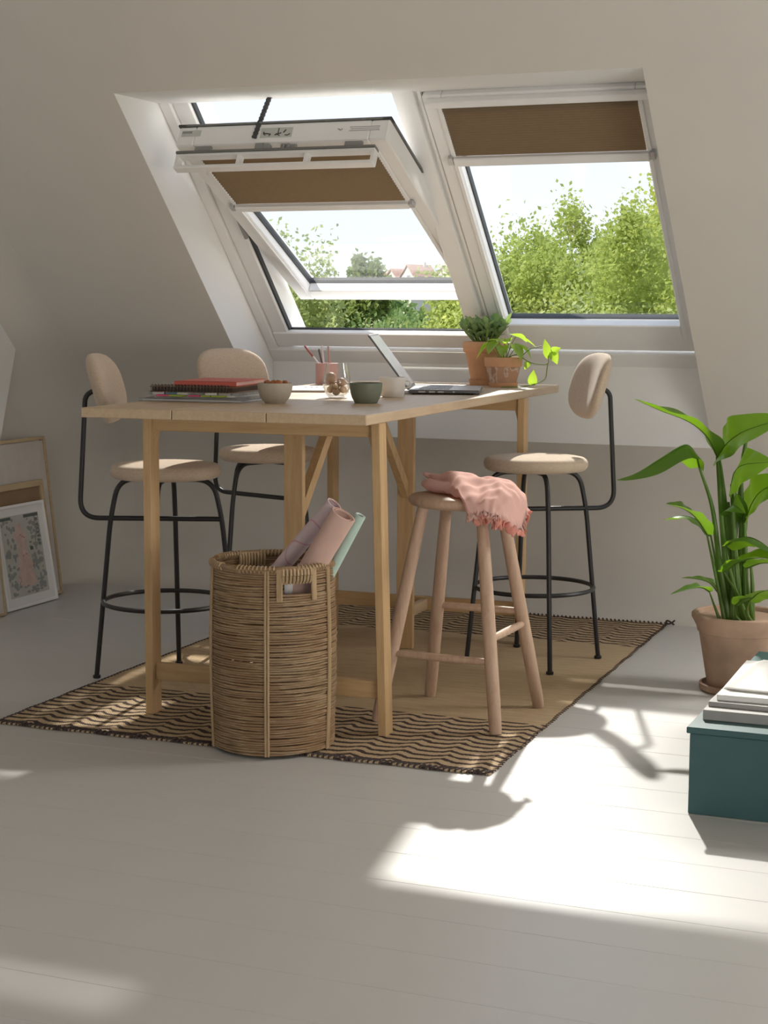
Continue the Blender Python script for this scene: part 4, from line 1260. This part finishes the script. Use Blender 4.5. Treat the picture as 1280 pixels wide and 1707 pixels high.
def paddle(mid, width, roll=0.0, fold=0.25, stem=None, sr=0.006, twist=0.0, wav=0.04):
    """broad leaf following a midrib; stem is a path from the soil to the leaf base"""
    P = [Vector(p)-B0 for p in mid]
    pts = catmull(P, 6); n = len(pts)
    nw = 8
    vs = []
    for i, p in enumerate(pts):
        t_ = i/(n-1)
        a = pts[max(0, i-1)]; b = pts[min(n-1, i+1)]; d = (b-a).normalized()
        up = Vector((0, 0, 1)); s_ = d.cross(up)
        if s_.length < 0.05: s_ = d.cross(Vector((0, 1, 0)))
        s_.normalize(); nr = s_.cross(d)
        ang = roll+twist*t_
        s2 = s_*math.cos(ang)+nr*math.sin(ang); n2 = -s_*math.sin(ang)+nr*math.cos(ang)
        w = width*(math.sin(PI*min(1, (t_*0.93+0.07))**0.72))**0.8 if t_ < 1 else 0.002
        for k in range(nw+1):
            q = k/nw*2-1
            vs.append(p+s2*(q*w*0.5)+n2*(abs(q)**1.2*w*fold + wav*w*math.sin(t_*19+q*2.0)*abs(q)))
    fs = []
    for i in range(n-1):
        for k in range(nw): fs.append((i*(nw+1)+k, i*(nw+1)+k+1, (i+1)*(nw+1)+k+1, (i+1)*(nw+1)+k))
    m = MB(); m.add(vs, fs); lf = m.build('leaf', M['bird'], bp, ang=180, fixn=False)
    m = MB(); m.tube(pts, [0.0032*(1-0.85*i/(n-1)) for i in range(n)], 6); m.build('midrib', M['birdstem'], lf)
    if stem:
        S = catmull([Vector(q)-B0 for q in stem], 6); k_ = len(S)
        m = MB(); m.tube(S, [sr*(1.9-1.25*(i/(k_-1))) for i in range(k_)], 9); m.build('stalk', M['birdstem'], bp)
BASE = lambda dx, dy: (PX+dx, PY+dy, 0.222)
paddle([(-1.046,5.400,0.742),(-1.072,5.360,0.807),(-1.123,5.320,0.856),(-1.204,5.270,0.892),(-1.273,5.220,0.928)], 0.105, roll=0.25, fold=0.18, stem=[BASE(-0.03, 0.01), (-1.015, 5.385, 0.48), (-1.035, 5.395, 0.65), (-1.046, 5.400, 0.742)], sr=0.0065, twist=-0.2)
paddle([(-1.040,5.405,0.745),(-1.005,5.350,0.790),(-0.940,5.310,0.835),(-0.80,5.25,0.885)], 0.15, roll=-1.15, fold=0.10, stem=[BASE(-0.02, 0.02), (-0.995, 5.39, 0.45), (-1.025, 5.40, 0.65), (-1.040, 5.405, 0.745)], sr=0.0065)
paddle([(-1.093,5.360,0.709),(-1.103,5.330,0.757),(-1.127,5.280,0.785),(-1.189,5.220,0.744),(-1.248,5.170,0.702),(-1.304,5.140,0.680)], 0.105, roll=0.15, fold=-0.28, stem=[BASE(-0.035, -0.01), (-1.025, 5.37, 0.42), (-1.050, 5.368, 0.58), (-1.093, 5.360, 0.709)], sr=0.0062)
paddle([(-0.990,5.36,0.660),(-0.970,5.30,0.705),(-0.930,5.24,0.735),(-0.835,5.19,0.750)], 0.155, roll=-1.2, fold=-0.10, stem=[BASE(0.0, -0.005), (-0.975, 5.368, 0.45), (-0.990, 5.36, 0.660)], sr=0.0075)
m = MB(); m.tube([Vector(q)-B0 for q in ((-0.985, 5.40, 0.40), (-0.975, 5.415, 0.60), (-0.966, 5.42, 0.745), (-0.960, 5.42, 0.79), (-0.956, 5.42, 0.832))], [0.006, 0.006, 0.0075, 0.006, 0.0006], 9); m.build('spear_leaf', M['birdstem'], bp)
paddle([(-0.950,5.42,0.545),(-0.930,5.40,0.600),(-0.889,5.37,0.648),(-0.80,5.34,0.680)], 0.15, roll=-1.1, fold=0.10, stem=[BASE(0.02, 0.015), (-0.975, 5.40, 0.38), (-0.955, 5.415, 0.49), (-0.950, 5.42, 0.545)], sr=0.0055)
paddle([(-0.96,5.40,0.545),(-0.985,5.37,0.585),(-0.975,5.32,0.60),(-0.93,5.28,0.58)], 0.085, roll=-1.0, fold=0.15)
paddle([(-1.060,5.340,0.500),(-1.083,5.280,0.556),(-1.109,5.220,0.590),(-1.150,5.150,0.612)], 0.085, roll=0.35, fold=0.20, stem=[BASE(-0.045, -0.02), (-1.028, 5.35, 0.36), (-1.060, 5.340, 0.500)], sr=0.0042)
paddle([(-1.056,5.385,0.490),(-1.100,5.390,0.535),(-1.157,5.395,0.548),(-1.215,5.400,0.530)], 0.075, roll=-0.2, fold=-0.15, stem=[BASE(-0.04, 0.0), (-1.025, 5.375, 0.36), (-1.056, 5.385, 0.490)], sr=0.0042)
paddle([(-0.995,5.31,0.470),(-0.935,5.26,0.505),(-0.877,5.20,0.508),(-0.80,5.14,0.470)], 0.095, roll=0.2, fold=-0.2, stem=[BASE(0.02, -0.02), (-0.975, 5.34, 0.36), (-0.995, 5.31, 0.470)], sr=0.0045)
paddle([(-0.985,5.25,0.395),(-0.925,5.20,0.440),(-0.844,5.15,0.462),(-0.76,5.10,0.455)], 0.085, roll=-0.25, fold=0.2, stem=[BASE(0.03, -0.03), (-0.95, 5.32, 0.31), (-0.985, 5.25, 0.395)], sr=0.004)
paddle([(-0.93,5.33,0.40),(-0.87,5.30,0.425),(-0.80,5.27,0.42)], 0.07, roll=0.1, fold=0.2, stem=[BASE(0.04, 0.0), (-0.925, 5.35, 0.32), (-0.93, 5.33, 0.40)], sr=0.004)
paddle([(-1.045,5.330,0.318),(-1.062,5.280,0.338),(-1.095,5.230,0.336),(-1.135,5.180,0.326)], 0.045, roll=0.1, fold=0.2, stem=[BASE(-0.06, -0.02), (-1.030, 5.345, 0.27), (-1.045, 5.330, 0.318)], sr=0.003)
paddle([(-1.030,5.40,0.305),(-1.060,5.40,0.336),(-1.103,5.40,0.345),(-1.150,5.40,0.345)], 0.050, roll=-0.1, fold=0.22, stem=[BASE(-0.05, 0.02), (-1.015, 5.40, 0.26), (-1.030, 5.40, 0.305)], sr=0.003)
paddle([(-0.915,5.31,0.300),(-0.870,5.26,0.340),(-0.80,5.20,0.362)], 0.075, roll=0.2, fold=-0.1, stem=[BASE(0.045, -0.03), (-0.925, 5.33, 0.26), (-0.915, 5.31, 0.300)], sr=0.0035)
paddle([(-0.955,5.29,0.285),(-0.925,5.25,0.312),(-0.885,5.22,0.325)], 0.045, roll=0.3, fold=0.2, stem=[BASE(0.02, -0.05), (-0.955, 5.31, 0.25), (-0.955, 5.29, 0.285)], sr=0.003)
for dx, dy, tx, ty, tz, r_ in ((-0.01, 0.03, -0.968, 5.41, 0.66, 0.010), (0.012, 0.01, -0.955, 5.40, 0.56, 0.008), (-0.022, -0.01, -0.985, 5.37, 0.52, 0.009), (-0.028, 0.02, -1.005, 5.39, 0.60, 0.0085), (0.035, 0.012, -0.93, 5.395, 0.42, 0.0065)):
    S = catmull([Vector(BASE(dx, dy))-B0, (Vector(BASE(dx, dy))-B0)*0.45+(Vector((tx, ty, tz))-B0)*0.55+Vector((0.004, 0, 0)), Vector((tx, ty, tz))-B0], 6)
    m = MB(); m.tube(S, [r_*(1.5-0.9*i/(len(S)-1)) for i in range(len(S))], 9); m.build('stalk', M['birdstem'], bp)

# ---------------------------------------------------------------- teal box with books
BX0, BX1, BY0, BY1 = -0.815, -0.20, 3.968, 4.945
t = thing('teal_box', 'long low teal lacquered box with overlapping lid beside the plant', 'box', ((BX0+BX1)/2, (BY0+BY1)/2, 0))
w_, d_ = BX1-BX0, BY1-BY0
MB().span(-w_/2, w_/2, -d_/2, d_/2, 0, 0.198, 0.002).build('body', M['teal'], t, smooth=False)
MB().span(-w_/2-0.007, w_/2+0.007, -d_/2-0.007, d_/2+0.007, 0.1985, 0.214, 0.002).build('lid', M['teal'], t, smooth=False)
z = 0.2145
def book(label, x0, x1, ya, yb_, h, mc, mp, rz=0.0, cat='book', spine=True):
    global z
    t = thing('book', label, cat, ((x0+x1)/2, (ya+yb_)/2, z), R(rz))
    w, d = x1-x0, yb_-ya
    MB().span(-w/2+0.003, w/2-0.003, -d/2+0.004, d/2-0.004, 0.0025, h-0.0025).build('pages', M[mp], t, smooth=False)
    MB().span(-w/2, w/2, -d/2, d/2, 0, 0.0024).build('cover', M[mc], t, smooth=False)
    MB().span(-w/2, w/2, -d/2, d/2, h-0.0024, h).build('cover', M[mc], t, smooth=False)
    if spine: MB().span(-w/2, w/2, -d/2-0.001, -d/2+0.003, 0.0, h, 0.001).build('spine', M[mc], t, smooth=False)
    z += h+0.0003
book('large grey hardcover book at the bottom of the pile on the teal box', -0.803, -0.43, 4.05, 4.58, 0.024, 'greybook', 'pagegrey', 0.5)
book('thin grey book in the middle of the pile on the teal box', -0.793, -0.45, 4.09, 4.52, 0.011, 'greybook', 'pagegrey', -1)
book('white softcover book on top of the pile on the teal box', -0.785, -0.44, 4.12, 4.57, 0.013, 'paper', 'pagegrey', 1.0)
t = thing('paper_sheets', 'loose white sheets folded over the books on the teal box', 'paper', (-0.60, 4.345, z), R(-5))
for k in range(3):
    vs = []; fs = []; nx_, ny_ = 10, 12
    for j in range(ny_+1):
        for i_ in range(nx_+1):
            u = i_/nx_-0.5; v = j/ny_-0.5
            vs.append((u*0.33+0.008*k, v*0.34-0.008*k, 0.001+0.002*k+(0.008+0.002*k)*math.exp(-((v-0.3+0.25*u)/0.34)**2)))
    for j in range(ny_):
        for i_ in range(nx_): fs.append((j*(nx_+1)+i_, j*(nx_+1)+i_+1, (j+1)*(nx_+1)+i_+1, (j+1)*(nx_+1)+i_))
    m = MB(); m.add(vs, fs); o = m.build('sheet', M['paper'], t, ang=180); o.modifiers.new('thick', 'SOLIDIFY').thickness = 0.0008

# ---------------------------------------------------------------- frames leaning on the left wall
def lean_frame(name, label, cat, x, yc, w, h, t_, lean, border, mat, inner):
    """local: x = thickness (towards the room), y along the wall, z up"""
    t = thing(name, label, cat, (x, yc, 0.001), rot=(0, R(-lean), 0))
    for a in (-1, 1):
        MB().span(0, t_, a*w/2, a*(w/2-border), 0, h, 0.0015).build('frame_side', mat, t, smooth=False)
    MB().span(0, t_, -w/2+border, w/2-border, 0, border, 0.0015).build('frame_side', mat, t, smooth=False)
    MB().span(0, t_, -w/2+border, w/2-border, h-border, h, 0.0015).build('frame_side', mat, t, smooth=False)
    inner(t)
    return t
def flat_inner(w, h, b, x0, x1, mat, nm):
    return lambda t: MB().span(x0, x1, -w/2+b, w/2-b, b, h-b).build(nm, mat, t, smooth=False)
lean_frame('picture_frame', 'largest picture in a thin pale wood frame, at the back against the left wall', 'picture frame', -3.950, 5.735, 0.70, 0.668, 0.022, 6.8, 0.014, M['frame_oak'], flat_inner(0.70, 0.665, 0.014, 0.004, 0.016, M['mat'], 'picture'))
lean_frame('canvas', 'stretched canvas seen from its brown back, between the two pictures on the left', 'canvas', -3.920, 5.735, 0.53, 0.495, 0.020, 7.3, 0.026, M['frame_oak'], flat_inner(0.53, 0.495, 0.026, 0.002, 0.010, M['canvasback'], 'canvas_back'))
FW, FH = 0.362, 0.415
def m_print():
    m, nt, b = nodes('printed_flower_lady')
    return m
M['ink_grey'] = plain('print_grey', (0.30, 0.31, 0.28, 1), 0.8); M['ink_dark'] = plain('print_dark', (0.12, 0.13, 0.12, 1), 0.8)
M['ink_pink'] = plain('print_pink', (0.62, 0.46, 0.40, 1), 0.8, vary=0.12, nscale=40); M['ink_red'] = plain('print_red', (0.50, 0.22, 0.20, 1), 0.8); M['ink_pale'] = plain('print_pale', (0.52, 0.51, 0.46, 1), 0.8)
def picture(t):
    b = 0.012
    MB().span(0.003, 0.012, -FW/2+b, FW/2-b, b, FH-b).build('mount', M['paper'], t, smooth=False)
    m = MB(); X_ = 0.0124
    MB().span(0.0122, 0.0126, -0.135, 0.135, 0.045, 0.372).build('print', M['ink_pale'], t, smooth=False)
    r2 = random.Random(3)
    def blob(m, y, z_, ry, rz_, n=8):
        ph = r2.uniform(0, 6)
        vs = [(0.01275+r2.uniform(0, 0.0002), y+ry*math.cos(2*PI*k/n+ph)*r2.uniform(0.75, 1.1), z_+rz_*math.sin(2*PI*k/n+ph)*r2.uniform(0.75, 1.1)) for k in range(n)]
        m.add(vs, [tuple(range(n))])
    g = MB()
    for k in range(150):                      # leaf ornament down both sides and along the foot
        s = r2.choice((-1, 1)); z_ = r2.uniform(0.075, 0.355)
        blob(g, s*r2.uniform(0.05, 0.127), z_, r2.uniform(0.005, 0.013), r2.uniform(0.005, 0.012))
    for k in range(22): blob(g, r2.uniform(-0.12, 0.12), r2.uniform(0.052, 0.085), 0.014, 0.006)
    stuff(g.build('ornament', M['ink_grey'], t, smooth=False, fixn=False))
    d = MB()
    for k, (z_, hh) in enumerate(((0.345, 0.022), (0.322, 0.016), (0.305, 0.013), (0.289, 0.012), (0.274, 0.012), (0.258, 0.012), (0.243, 0.012))):   # column of lettering
        yy = 0.116
        d.box((0.0129, yy, z_), (0.0004, 0.018, hh*0.22)); d.box((0.0129, yy-0.006, z_-hh*0.2), (0.0004, 0.004, hh*0.6)); d.box((0.0129, yy+0.005, z_-hh*0.28), (0.0004, 0.010, hh*0.2))
    d.span(0.0127, 0.0131, 0.03, 0.132, 0.356, 0.369); d.span(0.0127, 0.0131, -0.132, -0.06, 0.356, 0.368)
    d.span(0.0127, 0.0131, 0.045, 0.066, 0.222, 0.236)
    d.build('lettering', M['ink_dark'], t, smooth=False)
    p = MB()
    for y, z_, a, c in ((-0.01, 0.32, 0.018, 0.020), (-0.008, 0.285, 0.034, 0.022), (0.0, 0.25, 0.028, 0.03), (0.0, 0.20, 0.034, 0.035), (0.004, 0.155, 0.048, 0.032), (0.006, 0.115, 0.055, 0.03), (0.0, 0.093, 0.05, 0.016)):
        blob(p, y-0.008, z_, a*1.35, c, 12)
    p.build('figure', M['ink_pink'], t, smooth=False, fixn=False)
    q = MB()
    for y, z_ in ((0.0, 0.282), (0.012, 0.278), (-0.012, 0.29), (0.01, 0.21), (-0.01, 0.205)): blob(q, y, z_, 0.006, 0.004)
    for i_ in range(len(q.v)): q.v[i_] = (q.v[i_][0]+0.0004, q.v[i_][1], q.v[i_][2])
    q.build('flower', M['ink_red'], t, smooth=False, fixn=False)
lean_frame('picture_frame', 'front picture in a white frame, ornamental print of a lady in pink', 'picture frame', -3.888, 5.776, FW, FH, 0.020, 9.2, 0.012, M['paintwood'], picture)
lean_frame('picture_frame', 'narrow pink edged picture frame at the front left of the leaning pictures', 'picture frame', -3.858, 5.43, 0.24, 0.30, 0.014, 5.0, 0.012, M['frame_oak'], flat_inner(0.24, 0.30, 0.012, 0.003, 0.011, M['mat'], 'picture'))

# ---------------------------------------------------------------- outside
GZ = -3.2
mb = MB(); mb.add([(-160, 7.9, GZ), (120, 7.9, GZ), (120, 430, GZ), (-160, 430, GZ)], [(0, 1, 2, 3)])
struct(mb.build('ground', plain('garden_ground', (0.10, 0.15, 0.05, 1), 0.95, vary=0.3, nscale=0.5), smooth=False, fixn=False), 'garden ground far below the window')
L_ = {}
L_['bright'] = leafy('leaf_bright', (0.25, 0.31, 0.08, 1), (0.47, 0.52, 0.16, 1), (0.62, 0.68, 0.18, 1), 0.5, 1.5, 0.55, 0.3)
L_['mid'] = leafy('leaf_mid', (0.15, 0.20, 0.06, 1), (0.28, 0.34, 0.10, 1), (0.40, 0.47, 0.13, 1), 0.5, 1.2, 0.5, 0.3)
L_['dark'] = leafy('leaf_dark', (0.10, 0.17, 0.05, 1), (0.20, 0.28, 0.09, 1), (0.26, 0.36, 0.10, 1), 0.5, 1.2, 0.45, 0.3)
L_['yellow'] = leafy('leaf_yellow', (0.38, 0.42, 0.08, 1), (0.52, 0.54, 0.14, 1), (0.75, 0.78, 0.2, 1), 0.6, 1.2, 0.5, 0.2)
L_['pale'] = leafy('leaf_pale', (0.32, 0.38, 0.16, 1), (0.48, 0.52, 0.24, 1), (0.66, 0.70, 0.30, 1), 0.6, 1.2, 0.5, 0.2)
def leaf_cloud(lobes, n, size, seed):
    """lobes: list of (centre, radii); leaves sit in clumps near the lobe surfaces"""
    g = np.random.default_rng(seed)
    w = np.array([l[1][0]*l[1][2] for l in lobes]); w = w/w.sum()
    li = g.choice(len(lobes), n, p=w)
    C_ = np.array([l[0] for l in lobes])[li]; Rr = np.array([l[1] for l in lobes])[li]
    ncl = 34
    cd = g.normal(size=(len(lobes), ncl, 3)); cd /= np.linalg.norm(cd, axis=2, keepdims=True)
    cr = g.uniform(0.72, 1.08, size=(len(lobes), ncl, 1))
    ci = g.integers(0, ncl, n)
    d = (cd*cr)[li, ci] + g.normal(scale=0.135, size=(n, 3))
    P = C_+Rr*d
    a = g.normal(size=(n, 3)); a /= np.linalg.norm(a, axis=1, keepdims=True)
    b = g.normal(size=(n, 3)); b -= a*np.sum(a*b, axis=1, keepdims=True); b /= np.linalg.norm(b, axis=1, keepdims=True)
    s = size*g.uniform(0.6, 1.25, size=(n, 1))
    nn = np.cross(a, b)
    v = np.empty((n, 4, 3))
    v[:, 0] = P-a*s*0.5; v[:, 1] = P+b*s*0.30+nn*s*0.08; v[:, 2] = P+a*s*0.5; v[:, 3] = P-b*s*0.30+nn*s*0.08
    return v.reshape(-1, 3)
def cloud_obj(name, v, mat, parent):
    n = len(v)//4
    me = bpy.data.meshes.new(name)
    me.vertices.add(len(v)); me.vertices.foreach_set('co', v.astype(np.float32).ravel())
    idx = np.arange(len(v)).reshape(n, 4)
    tri = np.concatenate([idx[:, [0, 1, 2]], idx[:, [0, 2, 3]]], axis=0)
    me.loops.add(tri.size); me.loops.foreach_set('vertex_index', tri.ravel().astype(np.int32))
    me.polygons.add(len(tri)); me.polygons.foreach_set('loop_start', np.arange(0, tri.size, 3, dtype=np.int32))
    try: me.polygons.foreach_set('loop_total', np.full(len(tri), 3, dtype=np.int32))
    except Exception: pass
    me.update(calc_edges=True); me.validate()
    me.materials.append(mat)
    o = bpy.data.objects.new(name, me); COL.objects.link(o); o.parent = parent
    return stuff(o)
def tree(name, label, cat, x, y, top, rx, rz, mat, n, size, seed, group=None, lobes=7, trunk=True, sub=0.5):
    t = thing(name, label, cat, (x, y, GZ), group=group)
    g = np.random.default_rng(seed+100)
    H = top-GZ; cz = H-rz
    L = [((0, 0, cz), (rx*0.72, rx*0.72, rz*0.85))]
    for k in range(lobes):
        a = 2*PI*k/lobes+g.uniform(-0.4, 0.4); q = g.uniform(0.45, 0.75); zz = g.uniform(-0.55, 0.55)
        L.append(((rx*q*math.cos(a), rx*q*math.sin(a), cz+rz*zz), (rx*sub*g.uniform(0.7, 1.1), rx*sub*g.uniform(0.7, 1.1), rz*sub*g.uniform(0.7, 1.05))))
    cloud_obj('foliage', leaf_cloud(L, n, size, seed), mat, t)
    if trunk:
        m = MB(); m.tube([(0, 0, 0), (0.05, 0.02, cz*0.4), (0.0, 0.05, cz*0.8), (0.04, 0, cz+rz*0.4)], [0.13*rx, 0.10*rx, 0.08*rx, 0.03*rx], 8)
        for k in range(6):
            a = 2*PI*k/6; m.tube([(0, 0.04, cz*0.7), (rx*0.3*math.cos(a), rx*0.3*math.sin(a), cz*0.85), (rx*0.65*math.cos(a), rx*0.65*math.sin(a), cz+rz*0.25*math.sin(k*2))], [0.05*rx, 0.035*rx, 0.012*rx], 6)
        m.build('trunk', M['bark'], t)
    return t
tree('leafy_tree', 'dense green tree filling the left half of the right roof window', 'tree', -3.80, 12.4, 1.93, 0.80, 1.5, L_['bright'], 85000, 0.040, 1)
tree('leafy_tree', 'bright green tree filling the right half of the right roof window', 'tree', -2.60, 11.6, 1.86, 0.90, 1.5, L_['bright'], 85000, 0.038, 2)
tree('tall_tree', 'taller sparse yellow green tree rising at the right edge of the right window', 'tree', -4.08, 17.5, 2.80, 0.62, 2.2, L_['yellow'], 34000, 0.055, 3, sub=0.42)
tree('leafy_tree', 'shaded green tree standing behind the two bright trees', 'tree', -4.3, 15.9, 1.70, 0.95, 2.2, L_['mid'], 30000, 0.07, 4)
tree('flowering_bush', 'pale green bush at the bottom of the right roof window', 'bush', -2.75, 9.55, 1.28, 0.50, 1.3, L_['pale'], 24000, 0.034, 5, trunk=True)
tree('flowering_bush', 'pale cream green bush at the lower right corner of the right window', 'bush', -2.05, 9.75, 1.245, 0.50, 1.3, L_['pale'], 24000, 0.034, 6, trunk=True)
tree('leafy_tree', 'pale leafy tree seen through the left pane of the open window', 'tree', -4.62, 9.9, 1.80, 0.40, 1.2, L_['pale'], 26000, 0.038, 7)
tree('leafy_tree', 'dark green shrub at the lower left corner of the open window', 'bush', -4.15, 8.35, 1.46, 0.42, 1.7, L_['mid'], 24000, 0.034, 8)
tree('round_bush', 'rounded grey green bush below the open sash, left one', 'bush', -5.62, 12.9, 1.20, 0.62, 1.4, L_['pale'], 18000, 0.040, 9)
tree('round_bush', 'rounded grey green bush below the open sash, right one', 'bush', -4.55, 11.3, 1.13, 0.42, 1.3, L_['pale'], 16000, 0.036, 10)
tree('yellow_bush', 'bright yellow green bush beside the jade plant, below the open sash', 'bush', -2.92, 8.2, 1.20, 0.30, 1.4, L_['bright'], 20000, 0.028, 12)
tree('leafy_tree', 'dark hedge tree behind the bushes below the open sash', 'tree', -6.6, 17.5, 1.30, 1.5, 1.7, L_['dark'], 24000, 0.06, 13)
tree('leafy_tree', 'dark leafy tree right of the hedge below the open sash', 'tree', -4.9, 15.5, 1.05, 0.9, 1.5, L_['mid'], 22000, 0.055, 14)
tree('round_tree', 'round green tree far off beside the red roofs', 'tree', -13.5, 32.2, 2.42, 0.55, 0.85, L_['mid'], 9000, 0.12, 15)
tree('round_tree', 'low far tree left of the round tree on the skyline', 'tree', -14.6, 32.0, 1.75, 0.7, 1.0, L_['mid'], 7000, 0.13, 16)
tree('far_wood', 'far belt of trees under the skyline behind the red roofs', 'trees', -24.5, 66.0, 1.85, 4.5, 3.5, L_['dark'], 12000, 0.4, 17, trunk=False)
tree('far_wood', 'low tree belt in front of the far houses', 'trees', -18.2, 45.0, 1.0, 2.6, 2.2, L_['mid'], 12000, 0.3, 18, trunk=False)
# houses far off
M['tile'] = plain('red_roof_tile', (0.42, 0.25, 0.19, 1), 0.8, vary=0.12, nscale=3); M['render'] = plain('pale_render', (0.62, 0.56, 0.50, 1), 0.8); M['slate'] = plain('grey_slate', (0.33, 0.34, 0.37, 1), 0.7)
def house(label, x, y, w, d, eave, ridge, rz, roofmat, wallmat):
    t = thing('house', label, 'house', (x, y, GZ), R(rz), 'houses on the skyline')
    e_, r_ = eave-GZ, ridge-GZ
    MB().prism([(-d/2, 0), (d/2, 0), (d/2, e_), (0, r_-0.15), (-d/2, e_)], 'X', -w/2, w/2).build('wall', wallmat, t, smooth=False)
    m = MB()
    for s in (-1, 1): m.prism([(s*(d/2+0.35), e_-0.25), (0, r_), (0, r_+0.22), (s*(d/2+0.35), e_-0.03)], 'X', -w/2-0.3, w/2+0.3)
    rf = m.build('roof', roofmat, t, smooth=False)
    MB().span(w*0.18, w*0.18+0.6, -0.4, 0.4, r_-0.8, r_+0.7, 0.03).build('chimney', M['render'], rf, smooth=False)
    for k in (-1, 1):
        f = MB().span(-w/2-0.08, -w/2+0.04, k*d*0.22-0.4, k*d*0.22+0.4, e_-1.0, e_+0.2).build('window', M['paintwood'], t, smooth=False)
        MB().span(-w/2-0.12, -w/2-0.085, k*d*0.22-0.32, k*d*0.22+0.32, e_-0.92, e_+0.12).build('pane', M['slate'], f, smooth=False)
    return t
house('red roofed house with pale gable, rightmost on the skyline', -108.4, 301.5, 6.0, 2.9, 7.6, 9.2, 68, M['tile'], M['render'])
house('red roofed house with pale gable, second from the right on the skyline', -113.1, 295.5, 6.0, 2.9, 7.4, 9.3, 68, M['tile'], M['render'])
house('grey roofed house in the middle of the far roofs', -115.0, 310.0, 6.0, 4.5, 7.6, 9.3, 20, M['slate'], M['render'])
house('red roofed house left of the grey roof on the skyline', -116.9, 297.0, 6.0, 3.0, 6.9, 8.6, 68, M['tile'], M['render'])
house('low red roofed house leftmost on the skyline', -121.0, 297.0, 6.0, 3.2, 6.1, 7.9, 68, M['tile'], M['render'])
house('long low red roof in front of the far gables', -112.5, 284.0, 9.0, 4.0, 4.9, 6.6, -18, M['tile'], M['render'])
